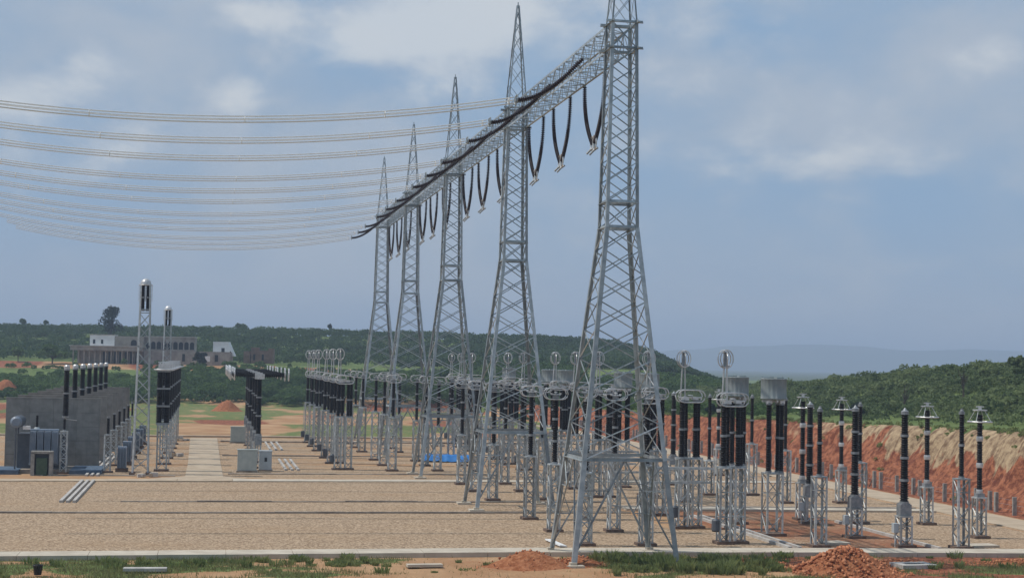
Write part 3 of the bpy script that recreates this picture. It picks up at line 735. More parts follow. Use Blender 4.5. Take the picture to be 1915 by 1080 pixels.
for (u, v, z), l in zip([(37.3, 8.5, 6.8), (36.9, 32.8, 6.8), (23.2, 10.1, 6.8), (37.2, 70.7, 6.9), (31.1, 70.4, 4.6), (37.5, 58.5, 6.7), (24.5, 60, 6.6), (25.5, 112, 6.6), (24.8, 98, 6.6)],
        ['thin black post on a tall narrow lattice stand by the walkway, among hat rings', 'thin black post with its shadow on gravel, beside the second thick post', 'thin black post on lattice stand behind the big red clod heap', 'thin black post right of the rear wave trap against the red bank', 'thin black post left of the front isolator, backed by red soil', 'thin post with wide stand behind the large wave trap', 'thin black post among isolator rings beyond the cross path', 'distant thin black post by the small hat ring arrester', 'distant thin black post between lattice stands in the right yard']):
    bpi((u, v), l, 'thin black posts in the right yard', z, 13.4, .28, 1.15)

# ------------------------------------------------------------------ left yard: fire walls, reactor, bushings, masts
for i in range(7):
    v = 113.6+15*i
    t = thing('fire_wall', ['grey concrete fire wall behind the reactor, the broad front one', 'second grey fire wall, a narrow strip beside the front one'][i] if i < 2 else f'grey concrete fire wall, {ORD[i]} back from the reactor', 'fire wall', (-58.6, v, 0), 'parallel concrete fire walls')
    for j in range(5):
        for q in range(4):
            link('wall_panel', cached(('wp', j % 2, q % 2), lambda: MB().box((0, 0, 0), (3.43, .60+.03*(j % 2)+.02*(q % 2), 2.07)).mesh('wall_panel', M['firewall'])), t, (-5.18+3.455*q, 0, 1.05+2.1*j))
    link('coping', MB().box((0, 0, 10.55), (13.9, .72, .16)).mesh('coping', M['firewall']), t)
def reactor():
    t = thing('shunt_reactor', 'blue grey shunt reactor with radiator fins and conservator before the front fire wall', 'reactor', (-59, 103.5, 0))
    link('tank', MB().box((-.4, 3.6, 3.0), (6.4, 5.2, 4.8)).box((-.4, 3.6, 5.5), (6.8, 5.6, .2)).mesh('tank', M['tank']), t)
    link('plinth', MB().box((0, 2.8, .3), (8.2, 8.6, .6)).mesh('plinth', M['kerbdark']), t)
    for k in range(4):
        r = link('radiator', MB().box((-1.35+k*1.02, -.4, 3.75), (.86, 1.5, 4.6)).mesh('radiator', M['radiator']), t)
        fin = MB()
        for j in range(5): fin.box((-1.35+k*1.02-.36+j*.18, -1.22, 3.75), (.07, .16, 4.4))
        link('fin', fin.mesh('fin', M['radiator']), r)
    link('header_pipe', MB().tube([(-1.9, -.3, 6.25), (2.2, -.3, 6.25)], .14, 8).tube([(-1.9, -.3, 1.3), (2.2, -.3, 1.3)], .14, 8).mesh('header_pipe', M['radiator']), t)
    c = MB(); n = 18
    c.tube([(-3.6, -2.4, 7.4), (-3.6, 2.6, 7.4)], .85, 18)
    link('conservator', c.mesh('conservator', M['tank'], False), t)
    link('conservator_cap', MB().tube([(-3.6, -2.42, 7.4), (-3.6, -2.7, 7.4)], [.84, .55], 18).mesh('conservator_cap', M['radiator']), t)
    link('conservator_leg', MB().tube([(-3.7, -1.6, 0), (-3.7, -1.6, 6.6)], .13, 6).tube([(-3.7, 1.6, 0), (-3.7, 1.6, 6.6)], .13, 6).mesh('conservator_leg', M['tank']), t)
    link('relay', MB().box((-2.2, -1.6, 6.6), (1.0, .6, .5)).mesh('relay', M['white']), t)
    b = link('neutral_bushing', insulator_mesh(1.7, .2), t, (-1.0, .6, 6.6))
    link('turret', MB().lathe([(.45, 6.1), (.45, 6.35), (.3, 6.6)], 12, (-1.0, .6, 0)).mesh('turret', M['cab2']), t)
reactor()
for i in range(7):
    v = 102.4+15*i
    t = thing('bushing_post', ['tall black bushing rising in front of the grey fire wall'][0] if i == 0 else f'tall black bushing above the fire wall tops, {ORD[i]} in the row', 'bushing', (-56, v, 0), 'tall black bushings above the fire walls')
    stool(t, .95, 6.1); column(t, 0, 0, 6.25, 8.0, .22, 1)
    column(t, .1, 0, 8.2, 15.0, .50, 2, .9, fl=.98)
    link('corona_cap', cached('bcc', lambda: MB().lathe([(.28, 0), (.42, .1), (.42, .5), (.25, .7)], 12).mesh('corona_cap', M['alum'])), t, (.1, 0, 15.0))
    link('terminal_arm', cached('bta', lambda: MB().tube([(0, 0, 7.9), (1.7, .2, 7.7)], .06, 6).mesh('terminal_arm', M['alum'])), t)
t = thing('control_cabinet', 'green cabinet standing inside a pale concrete frame before the radiators', 'cabinet', (-58.6, 98.6, 0))
link('frame', MB().box((-1.25, 0, 1.6), (.5, 1.4, 3.2)).box((1.25, 0, 1.6), (.5, 1.4, 3.2)).box((0, 0, 3.3), (3.0, 1.4, .35)).mesh('frame', M['post']), t)
link('door', MB().box((0, -.1, 1.25), (1.5, .9, 2.5)).box((.5, -.58, 1.3), (.08, .06, .4)).mesh('door', M['green']), t)
link('recess_shade_panel', MB().box((0, .5, 1.56), (1.96, .3, 3.1)).mesh('recess_shade_panel', M['tank']), t)  # dark panel painted in for the shade behind the cabinet door
t = thing('oil_pit_kerb', 'blue painted oil pit kerb left of the green cabinet', 'kerb', (-67, 104, 0)); link('kerb_side', MB().box((0, 0, .3), (10, 8, .7)).mesh('kerb_side', M['blue']), t)
t = thing('oil_pit_kerb', 'blue painted oil pit kerb under the tall black bushing', 'kerb', (-52.8, 106, 0)); link('kerb_side', MB().box((0, 0, .3), (4.4, 10, .65)).mesh('kerb_side', M['blue']), t)
for i in range(6):
    v = 105.2+15*i
    t = thing('neutral_bushing_stand', f'small black bushing on a pale lattice stand, {ORD[i]} in the row beside the fire walls', 'bushing stand', (-50, v, 0), 'small bushing stands beside the fire walls')
    stool(t, .95, 5.5); column(t, 0, 0, 5.6, 8.1, .24, 1)
    t = thing('neutral_reactor', f'blue grey finned neutral reactor, {ORD[i]} in the row between stands and mast', 'reactor', (-48.0, v+2.5, 0), 'small finned reactors beside the fire walls')
    link('tank', cached('nrt', lambda: MB().box((0, 0, 2.1), (1.3, 1.6, 3.2)).mesh('tank', M['radiator'])), t)
    for s in (-.6, -.2, .2, .6): link('fin', cached('nrf', lambda: MB().box((0, -1.0, 2.1), (.1, .5, 2.8)).mesh('fin', M['radiator'])), t, (s, 0, 0))
    link('footing', cached('nrp', lambda: MB().box((0, 0, .25), (1.8, 2.0, .6)).mesh('footing', M['footing'])), t)
def mast(loc, label):
    t = thing('neutral_mast', label, 'lattice mast', (*loc, 0), 'slim masts with domed tops'); H = 24.6
    hwm = lambda z: 1.12-.42*min(1, z/12) if z < 12 else .70+.0*z
    hwm = lambda z: 1.15-.40*z/H
    q = lambda c, z: Vector((c[0]*hwm(z), c[1]*hwm(z), z))
    for c in CORN:
        for j in range(3): angle(t, 'leg', q(c, .2+(28-.2)*j/3) if j else q(c, .2), q(c, .2+(27.6-.2)*(j+1)/3), .24, 'galv_lit' if c[0] < 0 else 'galv', (-c[0], 0, 0) if c[0]*c[1] > 0 else (0, -c[1], 0))  # legs on the sun side get the lighter steel, light painted in
        link('footing', cached('mfoot', lambda: MB().box((0, 0, 0), (.8, .8, .6)).mesh('footing', M['footing'])), t, (c[0]*1.15, c[1]*1.15, 0))
    n = 12; zs = [.6+(23.4-.6)*i/n for i in range(n+1)]
    for i in range(n):
        for k in range(4):
            c, d = CORN[k], CORN[(k+1) % 4]
            angle(t, 'brace', q(c, zs[i]), q(d, zs[i+1]), .085); angle(t, 'brace', q(d, zs[i]), q(c, zs[i+1]), .085)
    for z in (23.5, 24.0):
        for k in range(4): angle(t, 'horizontal', q(CORN[k], z), q(CORN[(k+1) % 4], z), .1)
    for x, y in ((-.34, -.3), (.34, -.3), (.34, .3), (-.34, .3)): column(t, x, y, 23.9, 27.6, .27, 2)
    link('dome', cached('dome', lambda: MB().lathe([(.78, 27.55), (.80, 27.7)] + [(.80*math.cos(a), 27.7+.85*math.sin(a)) for a in (.25, .5, .8, 1.1, 1.35, 1.5)], 18).mesh('dome', M['alum'], True)), t)
    for k in range(8):
        a = k*math.pi/4; link('cage_bar', cached('cbar', lambda: MB().tube([(0, 0, 25.2), (0, 0, 27.6)], .035, 5).mesh('cage_bar', M['alum'])), t, (.95*math.cos(a), .95*math.sin(a), 0))
    link('cage_ring', cached('cring', lambda: torus(.95, .06, 20, 6, 'z', (0, 0, 27.6)).mesh('cage_ring', M['alum'])), t)
mast((-45.1, 102.4), 'taller looking slim lattice mast with a shining dome over black insulators')
mast((-45.1, 232), 'slim dome topped lattice mast standing behind the dense black post row')
for i in range(7):
    v = 109.4+15*i
    t = thing('current_transformer', f'three tier black insulator stack under silver ring, {ORD[i]} in the row by the mast', 'instrument transformer', (-42.3, v, 0), 'dense row of stacked black insulators')
    stool(t, 1.5, 6.9)
    for x in (-.56, .56):
        L = (15.0-7.1)/3
        for j in range(3):
            link('insulator', insulator_mesh(L-.3, .52), t, (x, 0, 7.1+j*L+.15))
        for j in range(4): pass
    for j in range(4): link('tier_plate', cached('ttp', lambda: MB().box((0, 0, 0), (2.0, 1.0, .28)).mesh('tier_plate', M['flange'])), t, (0, 0, 7.1+j*(15.0-7.1)/3))
    link('corona_ring', cached('ctr', lambda: torus(1.45, .11, 26, 6, 'z', sq=.8).mesh('corona_ring', M['alum'])), t, (0, 0, 15.2))
    link('head', cached('cth', lambda: MB().box((0, 0, .5), (1.7, 1.0, .9)).box((-.6, 0, 1.05), (.25, .5, .3)).box((.6, 0, 1.05), (.25, .5, .3)).box((0, 0, 1.2), (1.9, .25, .12)).mesh('head', M['alum'])), t, (0, 0, 15.1))
def breaker(loc, label):
    t = thing('circuit_breaker', label, 'circuit breaker', (*loc, 0), 'T shaped circuit breakers')
    stool(t, .9, 5.1)
    link('drive_box', cached('cbd', lambda: MB().box((0, 0, 4.3), (1.1, 1.2, 1.3)).mesh('drive_box', M['flange'])), t)
    column(t, 0, 0, 5.3, 14.0, .48, 3, .92)
    link('gear_head', cached('cbh', lambda: MB().box((0, 0, 14.35), (1.5, .9, .8)).box((0, 0, 14.85), (.9, .7, .2)).mesh('gear_head', M['alum'])), t)
    for s in (-1, 1):
        a = link('interrupter', cached(('cbi', s), lambda: string_mesh([(s*.75, -.4, 14.45), (s*4.2, -.4, 14.55)], .36, 10, .3).mesh('interrupter', M['porcelain'])), t)
        link('grading_capacitor', cached(('cbg', s), lambda: string_mesh([(s*.75, .45, 14.75), (s*4.1, .45, 14.85)], .2, 8, .3).mesh('grading_capacitor', M['porcelain'])), t)
        for x in (3.9, 4.5):
            link('corona_ring', cached(('cbr', s, x), lambda: torus(.95, .10, 18, 6, 'x', (s*x, 0, 14.7)).mesh('corona_ring', M['alum'])), t)
for i, v in enumerate([117, 131, 145, 168, 182, 196]):
    breaker((-27.8, v), f'T shaped breaker with black horizontal arms and pale end rings, {ORD[i]} from the access road', )
for u, v, w, h, l, m in ((-29.6, 108.6, 2.9, 3.2, 'pale green grey cabinet in front of the breakers, the wider one', 'cab'), (-26.8, 111.2, 1.9, 2.9, 'pale blue grey cabinet with a small dark window beside the wide cabinet', 'cab2'), (-29.6, 192, 2.9, 3.1, 'pale green cabinet standing alone behind the breaker stands', 'cab')):
    t = thing('breaker_cabinet', l, 'cabinet', (u, v, 0))
    link('body', MB().box((0, 0, h/2+.1), (w, 1.6, h)).mesh('body', M[m]), t); link('roof', MB().box((0, 0, h+.17), (w+.16, 1.8, .12)).mesh('roof', M[m]), t)
    link('door', MB().box((-w*.24, -.83, h/2+.1), (w*.44, .05, h*.86)).box((w*.24, -.83, h/2+.1), (w*.44, .05, h*.86)).mesh('door', M[m]), t)
    if m == 'cab2': link('window', MB().box((.05, -.87, h*.62), (.4, .04, .6)).mesh('window', M['black']), t)
    link('plinth', MB().box((0, 0, 0), (w+.3, 1.9, .5)).mesh('plinth', M['kerbdark']), t)

# ------------------------------------------------------------------ loose things in the yard
def tarp():
    nx, ny = 34, 8; co = []
    for j in range(ny+1):
        for i in range(nx+1):
            x, y = i/nx*9.2, j/ny*3.2
            z = .95+.35*math.sin(math.pi*j/ny) - .25*abs(math.sin(i*.55))*.5 + .22*float(fbm(x*1.0, y*1.0, .7, 3, 71)) - (.75 if j == 0 else 0) - .06*i/nx
            co.append((x, y + (-.25 if j == 0 else 0), z))
    i = np.arange((nx+1)*(ny+1)).reshape(ny+1, nx+1)
    q = np.stack([i[:-1, :-1], i[:-1, 1:], i[1:, 1:], i[1:, :-1]], -1).reshape(-1, 4)
    o = link('tarpaulin', raw_mesh('tarpaulin', np.array(co), q, M['tarp'], True), None, (.4, 136.0, 0)); o.rotation_euler = (0, 0, -.12)
    tag(o, 'bright blue tarpaulin draped over stored goods behind the second tower', 'tarpaulin')
    t = thing('stored_crate', 'low dark crates hidden under the blue tarpaulin', 'crate', (.6, 136.6, 0), None, -.12)
    link('crate', MB().box((2.1, 1.2, .45), (3.8, 1.8, .9)).box((6.4, 1.2, .42), (3.8, 1.8, .84)).mesh('crate', M['footing']), t)
tarp()
def heap(loc, rx, ry, h, label, clods=0, seed=0, mat='heap', cs=(.08, .3)):
    n, m = 44, 20; co = [(0, 0, h)]; f = []
    for j in range(1, m+1):
        for i in range(n):
            a = 2*math.pi*i/n; k = j/m; wob = 1+.35*(float(fbm(2+math.cos(a)*1.5, 2+math.sin(a)*1.5, 1, 3, seed))-.5)
            x, y = rx*k*wob*math.cos(a), ry*k*wob*math.sin(a)
            z = h*(1-sst(np.array(k*.96+.02)))**.9 + .22*h*(float(fbm(x, y, .9, 4, seed+5))-.5)*(1-k) - .06*k
            co.append((x, y, float(z)-(.25 if j == m else 0)))
    for i in range(n): f.append((0, 1+i, 1+(i+1) % n))
    for j in range(m-1):
        for i in range(n): a = 1+j*n; f.append((a+i, a+n+i, a+n+(i+1) % n, a+(i+1) % n))
    t = thing('soil_heap', label, 'soil heap', (*loc, float(height(loc[0], loc[1]))), 'heaps of red soil')
    link('mound', MB().add(co, f).mesh('mound', M[mat], True), t)
    if clods:
        V, F, T = [], [], []
        rg = np.random.default_rng(seed+3)
        for c in range(clods):
            a, k = rg.uniform(0, 2*math.pi), rg.uniform(0, 1.25)**.8; x, y = rx*k*math.cos(a), ry*k*math.sin(a)
            z = max(0, h*(1-float(sst(np.array(min(1, k*.96)))))**.9); s = cs[0]*.6+(cs[1]*1.25-cs[0]*.6)*rg.random()**2.6
            b = len(V); tt = rg.random()
            oc = np.array([(1, 0, 0), (-1, 0, 0), (0, 1, 0), (0, -1, 0), (0, 0, 1), (0, 0, -1)], float)*rg.uniform(.6, 1.2, (6, 1))*s
            R = Matrix.Rotation(rg.uniform(0, 6), 3, Vector(rg.normal(size=3)).normalized())
            for q in oc: w = R @ Vector(q); V.append((x+w.x, y+w.y, z+w.z+.02)); T.append(tt)
            F += [(b+p_, b+q_, b+r_) for p_, q_, r_ in ((0, 2, 4), (2, 1, 4), (1, 3, 4), (3, 0, 4), (2, 0, 5), (1, 2, 5), (3, 1, 5), (0, 3, 5))]
        o = link('clods', raw_mesh('clods', np.array(V), np.array(F), M['clod'], False, T), t); o['kind'] = 'stuff'
heap((-8.2, -3.6), 4.6, 3.4, 1.35, 'smooth reddish soil heap at the foot of the front tower', 160, 1, cs=(.05, .14))
heap((-3.8, -3.0), 3.2, 2.6, .75, 'low reddish soil heap against the front tower leg', 120, 2, cs=(.05, .14))
heap((18.6, -8.0), 4.8, 4.6, 2.05, 'big heap of coarse red clods in front of the walkway', 1300, 3, cs=(.06, .24))
heap((25.5, -3.8), 3.8, 1.5, .45, 'low spill of red clods beside the big heap', 500, 4, cs=(.06, .18))
heap((40.5, -3.2), 9.0, 1.8, .5, 'long low spill of red clods before the walkway, towards the arresters', 800, 5, cs=(.06, .2))
heap((11.5, -3.0), 4.0, 1.6, .4, 'scattered red clods between weeds and the big heap', 400, 6, cs=(.06, .18))
heap((-29.7, 386), 5.6, 5, 3.5, 'distant conical red soil heap before the green shrubs', 0, 7)
heap((-108, 470), 6.5, 6, 5.2, 'distant red soil heap left of the fire walls', 0, 8)
heap((-121, 440), 9, 8, 5.5, 'distant red soil bank at the left picture edge', 0, 9)
heap((62.0, 29.0), 2.2, 7.0, 1.1, 'red clods tipped between path and fence posts', 500, 10, cs=(.08, .25))
def flat_slab(loc, d, rz, label, name='concrete_slab', mat='conc', cat='concrete slab', tilt=0.0):
    o = link(name, MB().box((0, 0, d[2]/2), d).mesh(name, M[mat]), None, loc); o.rotation_euler = (0, tilt, rz); tag(o, label, cat)
t = thing('manhole_cover', 'square concrete manhole with dark opening on the soil before the walkway', 'manhole', (25.9, -5.6, .2), None, .1)
link('surround', MB().box((0, -.85, 0), (3.4, .7, .35)).box((0, .85, 0), (3.4, .7, .35)).box((-1.35, 0, .002), (.7, 1.0, .35)).box((1.35, 0, .002), (.7, 1.0, .35)).mesh('surround', M['rail']), t)
link('opening', MB().box((0, 0, -.05), (2.0, 1.0, .2)).mesh('opening', M['tank']), t)  # dark block fills the hole, its shade painted as colour
flat_slab((-17.4, -4.6, .12), (3.0, .8, .22), .05, 'short white concrete piece lying on the bare soil')
flat_slab((-40.2, -6.6, .12), (3.4, .9, .25), -.04, 'pale greenish concrete piece lying in the grass', mat='rail')
flat_slab((25.7, 12.6, .02), (2.6, 2.2, .22), .2, 'flat square concrete pad beside the thin post on red soil')
flat_slab((40.3, 10.3, .02), (3.0, 2.0, .2), .1, 'flat concrete pad near the hat ring arrester at the edge')
flat_slab((-2.4, 12.8, .08), (.7, 5.6, .12), .05, 'bright white board leaning on gravel behind the front tower leg', 'white_board', 'white', 'board', .1)
for q, (u, v) in enumerate([(-40.8, 198), (-42, 203), (-41.5, 146), (-43.6, 97.4), (-13, 166), (10.5, 186)]):
    t = thing('rubble_pile', ['pale rubble by the far end of the tan path', 'second pale rubble lump behind the tan path rubble', 'pale broken concrete beside the tan path corner', 'small rubble beside the tall mast foot', 'pale rubble behind the isolator stands', 'pale rubble behind the middle towers'][q], 'rubble', (u, v, 0))
    for j in range(6): o = link('chunk', MB().box((0, 0, 0), (random.uniform(.5, 1.4), random.uniform(.4, .9), random.uniform(.3, .6))).mesh('chunk', M['conc2' if j % 2 else 'rail']), t, (random.uniform(-1.4, 1.4), random.uniform(-1, 1), random.uniform(.1, .4)), rz=random.uniform(0, 3))
t = thing('bucket', 'small black bucket standing in the foreground grass', 'bucket', (-48.3, -8.6, .1)); link('body', MB().lathe([(.28, 0), (.38, .75), (.33, .74), (.26, .1)], 12).mesh('body', M['black']), t)
link('rim', torus(.39, .03, 16, 5, 'z', (0, 0, .75)).mesh('rim', M['black']), t)

# ------------------------------------------------------------------ fences
def fence(pts, label, wires=True):
    t = thing('boundary_fence', label, 'fence', (pts[0][0], pts[0][1], 0)); o0 = pts[0]
    prev = None
    for q, (u, v) in enumerate(pts):
        z = float(height(u, v))-.05
        hgt = random.uniform(2.25, 2.55)
        link('post', MB().box((0, 0, hgt/2-.1), (.46, .36, hgt+.2)).mesh('post', M['post']), t, (u-o0[0], v-o0[1], z), rz=random.uniform(-.2, .2))
        if q % 4 == 2:
            link('stay', cached('stay', lambda: MB().tube([(0, .15, 1.7), (-.1, 1.7, .0)], .12, 4).mesh('stay', M['post'])), t, (u-o0[0], v-o0[1], z))
    if wires:
        for h in (.6, 1.2, 1.8):
            link('wire', MB().tube([(u-o0[0], v-o0[1], h+float(height(u, v))) for u, v in pts], .012, 4).mesh('wire', M['galv']), t)
fence([(61.4+.5*math.sin(i*1.3), 31+3.9*i+.7*math.sin(i*2.1)) for i in range(66)], 'row of short concrete fence posts along the foot of the red bank')
fence([(-150+11*i, 415+3.2*i) for i in range(19)], 'distant concrete post fence before the green shrubs')

# ------------------------------------------------------------------ foliage
def clumps(centres, radii, heights, nper, size, seed, base=.0, tint=None, zsq=1.0):
    """leaf faces spread through the shell of many crowns; returns verts, quads, tint"""
    rg = np.random.default_rng(seed); N = len(centres)
    cnt = np.maximum(6, (nper*np.ones(N)).astype(int)); idx = np.repeat(np.arange(N), cnt); K = len(idx)
    d = rg.normal(size=(K, 3)); d /= np.linalg.norm(d, axis=1, keepdims=True); d[:, 2] = np.where(d[:, 2] < -.35, -d[:, 2], d[:, 2])
    lob = .72+.55*(fbm(d[:, 0]*1.9+idx*7.1, d[:, 1]*1.9+d[:, 2]*1.3, 1.0, 3, seed+1))-.1
    rr = np.power(rg.uniform(.25, 1, K), .35)*lob
    c = np.asarray(centres)[idx]; R = np.asarray(radii)[idx]; H = np.asarray(heights)[idx]
    p = c + d*np.stack([R, R, H*.5], -1)*rr[:, None]; p[:, 2] += H*.5+base
    nrm = d + rg.normal(size=(K, 3))*.55; nrm /= np.linalg.norm(nrm, axis=1, keepdims=True)
    a = np.cross(nrm, rg.normal(size=(K, 3))); a /= np.linalg.norm(a, axis=1, keepdims=True); b = np.cross(nrm, a)
    s = (size*rg.uniform(.55, 1.35, K))[:, None] * (np.asarray(radii)[idx]/np.mean(radii))[:, None]**.5
    co = np.stack([p-a*s, p-b*s*.7, p+a*s, p+b*s*.7], 1).reshape(-1, 3)
    q = np.arange(4*K).reshape(K, 4)
    tt = (np.asarray(tint) if tint is not None else rg.uniform(0, 1, N))[idx]*.75 + rg.uniform(0, .25, K)
    return co, q, np.repeat(tt, 4)
def foliage_mass(name, label, u, v, r, h, nper, size, seed, mat, tint=None, cat='vegetation'):
    z = height(u, v)
    co, q, t = clumps(np.stack([u, v, z-.3], -1), r, h, nper, size, seed, tint=tint)
    o = link(name, raw_mesh(name, co, q, M[mat], False, t)); return tag(o, label, cat, None, 'stuff')
rg = np.random.default_rng(11)
# far wooded hill
N = 6000; D = rg.uniform(738, 1085, N); L = rg.uniform(-1, 1, N)
L = np.where(L < 0, L*.45*D, L*.165*D)
u, v = UV(D, L); keep = ~((D < 770) & (L < -45) & (rg.random(N) < .55)); u, v, D, L = u[keep], v[keep], D[keep], L[keep]
tt = np.clip(fbm(u, v, 60, 4, 81)*1.6-.35+rg.uniform(-.2, .2, len(u)), 0, 1)
foliage_mass('forest', 'dark wooded hill rising behind the whole yard', u, v, rg.uniform(2.8, 5.0, len(u)), rg.uniform(3.5, 6.5, len(u)), 62, .62, 82, 'forest', tt, 'woods')
# saddle right of the hill
N = 900; D = rg.uniform(640, 1000, N); L = D*rg.uniform(.10, .36, N); u, v = UV(D, L)
foliage_mass('forest', 'low dark trees in the dip between the two hills', u, v, rg.uniform(2.2, 4.0, N), rg.uniform(2.2, 4.2, N), 60, .62, 83, 'forest', rg.uniform(0, .6, N), 'woods')
# shrub belt behind the far fence
N = 1900; D = rg.uniform(566, 640, N); L = D*rg.uniform(-.37, .13, N); u, v = UV(D, L)
hh = rg.uniform(4.5, 9.0, N)*np.interp(L, [-200, -64, -58, 0, 40, 80], [.5, .55, 1, 1, .6, .38])*(.5+1.0*fbm(u, v, 15, 3, 89)); tt = np.clip(fbm(u, v, 22, 3, 84)*1.9-.5+rg.uniform(-.15, .15, N), 0, 1)
foliage_mass('shrubbery', 'belt of green shrubs behind the far fence', u, v, rg.uniform(1.9, 3.6, N), hh, 120, .44, 85, 'shrub', tt, 'shrubs')
N = 620; D = rg.uniform(630, 694, N); L = D*rg.uniform(-.225, -.04, N); u, v = UV(D, L); k = fbm(u, v, 18, 3, 90) > .40; u, v = u[k], v[k]; N = len(u)
foliage_mass('shrubbery', 'lighter green bushes on the slope above the shrub belt', u, v, rg.uniform(1.4, 3.2, N), rg.uniform(1.4, 4.2, N), 100, .42, 99, 'shrub', rg.uniform(.3, 1, N), 'shrubs')
N = 420; D = rg.uniform(634, 735, N); L = D*rg.uniform(-.12, .14, N); u, v = UV(D, L); k = (L > -30) & (L < 30); u, v = u[k], v[k]; N = len(u)
foliage_mass('shrubbery', 'taller dark shrubs climbing from the belt to the wooded hill', u, v, rg.uniform(2.4, 4.4, N), rg.uniform(4, 8.5, N), 130, .5, 86, 'shrub', rg.uniform(0, .55, N), 'shrubs')
N = 130; D = rg.uniform(655, 700, N); L = D*rg.uniform(-.35, -.03, N); u, v = UV(D, L); k = fbm(u, v, 16, 2, 87) > .52; u, v = u[k], v[k]; N = len(u)
foliage_mass('shrubbery', 'low hedge like shrubs between the green fields', u, v, rg.uniform(1.4, 3, N), rg.uniform(1.5, 3.2, N), 90, .45, 88, 'shrub', rg.uniform(.2, .8, N), 'shrubs')
# scrub hill on the right, behind the bank
N = 13500; u = 92+rg.random(N)**.85*136; v = rg.uniform(60, 430, N); D, L = DL(u, v); k = (L/D < .50) & (L/D > .085); u, v, D = u[k], v[k], D[k]
k = rg.random(len(u)) < np.clip((u-91)/12, .12, 1); u, v, D = u[k], v[k], D[k]; N = len(u)
tt = np.clip(fbm(u, v, 24, 4, 91)*2.0-.5+rg.uniform(-.2, .2, N), 0, 1)
foliage_mass('scrub', 'grey green scrub covering the hill above the red bank', u, v, rg.uniform(.9, 2.0, N), rg.uniform(1.1, 2.7, N), 46, .28, 92, 'scrub', tt, 'scrub')
N = 420; u = 96+rg.random(N)*110; v = rg.uniform(60, 400, N); D, L = DL(u, v); k = (L/D < .5) & (L/D > .1); u, v = u[k], v[k]; N = len(u)
foliage_mass('scrub', 'taller dark and light bushes standing out of the hill scrub', u, v, rg.uniform(1.5, 3.0, N), rg.uniform(2.2, 4.2, N), 120, .34, 101, 'scrub', np.where(rg.random(N) < .5, rg.uniform(0, .2, N), rg.uniform(.7, 1, N)), 'scrub')
N = 900; v = rg.uniform(200, 560, N); u = bank_base(v)+7+rg.random(N)*34-rg.random(N)*12*(v > 330); k = rg.random(N) < np.interp(v, [200, 260, 400], [.3, .8, 1]); u, v = u[k], v[k]; N = len(u)
foliage_mass('scrub', 'green bushes along the low far end of the red bank', u, v, rg.uniform(1.0, 2.4, N), rg.uniform(1.4, 3.6, N), 70, .36, 93, 'shrub', rg.uniform(.1, 1, N), 'scrub')
N = 46; v = rg.uniform(40, 240, N); u = bank_base(v)+rg.uniform(-2.2, 9, N); k = rg.random(N) < .6; u, v = u[k], v[k]; N = len(u)
foliage_mass('weeds', 'small green weeds on the red bank and along the fence foot', u, v, rg.uniform(.3, .9, N), rg.uniform(.4, 1.2, N), 60, .14, 94, 'weed', rg.uniform(.1, .8, N), 'weeds')

N = 260; v = rg.uniform(20, 250, N); u = bank_base(v)+8.2+rg.normal(0, .9, N)
foliage_mass('weeds', 'ragged green tufts hanging over the crest of the red bank', u, v, rg.uniform(.3, .9, N), rg.uniform(.4, 1.1, N), 70, .13, 97, 'weed', rg.uniform(.0, .7, N), 'weeds')

N = 60; D = rg.uniform(700, 716, N); L = rg.uniform(-175, -95, N); u, v = UV(D, L); k = rg.random(N) < np.interp(L, [-175, -140, -95], [.25, .6, 1]); u, v = u[k], v[k]; N = len(u)
foliage_mass('shrubbery', 'bushes growing against the fronts of the far houses', u, v, rg.uniform(1.0, 2.6, N), rg.uniform(1.2, 3.8, N), 110, .42, 98, 'shrub', rg.uniform(.0, .6, N), 'shrubs')

def tree(Dd, Lx, h, r, label, mat='darktree', nper=900, size=.55, trunk_h=.4, seed=0, lobes=7, cat='tree', z=None, sq=1.0, bare=False):
    u, v = UV(Dd, Lx); zb = float(height(np.array(u), np.array(v))) if z is None else z
    rg = np.random.default_rng(seed+200); t = thing('tree' if not bare else 'bare_tree', label, cat, (float(u), float(v), zb))
    mb = MB(); th = h*trunk_h; mb.tube([(0, 0, -.4), (.05*h*.2, 0, th*.5), (0, 0, th), (0, 0, h*.72)], [.035*h, .028*h, .022*h, .008*h], 7)
    cs, rs, hs = [], [], []
    for k in range(lobes):
        a = rg.uniform(0, 2*math.pi); q = rg.uniform(.15, .62)*r; zz = th+(h-th)*rg.uniform(.05, .62)
        if k == 0: q = 0; zz = th+(h-th)*.55
        c = (q*math.cos(a), q*math.sin(a)*sq, zz); mb.tube([(0, 0, th*rg.uniform(.7, 1.1)), (c[0]*.5, c[1]*.5, (th+zz)/2), (c[0], c[1], zz+.1*h)], [.016*h, .011*h, .004*h], 5)
        cs.append(c); rs.append(r*rg.uniform(.38, .60)); hs.append((h-th)*rg.uniform(.38, .58))
    if bare:
        for k in range(16):
            a = rg.uniform(0, 2*math.pi); zz = h*rg.uniform(.3, .8); mb.tube([(0, 0, zz), (r*.5*math.cos(a), r*.5*math.sin(a), zz+h*.15), (r*.8*math.cos(a), r*.8*math.sin(a), zz+h*.3)], [.010*h, .006*h, .003*h], 4)
    link('trunk', mb.mesh('trunk', M['bark']), t)
    if not bare:
        cs = np.array(cs); rs = np.array(rs); hs = np.array(hs); cs[:, 2] -= hs*.35
        over = cs[:, 2]+hs-h; cs[:, 2] -= np.clip(over, 0, None)
        co, q, tt = clumps(cs, rs, hs, nper/lobes, size, seed+5, tint=rg.uniform(.1, 1, lobes))
        link('crown', raw_mesh('crown', co, q, M[mat], False, tt), t)
    return t
tree(900, -223, 25, 7.4, 'tall dark round crowned tree standing against the sky behind the long house', nper=2000, size=.5, trunk_h=.22, seed=1, lobes=13)
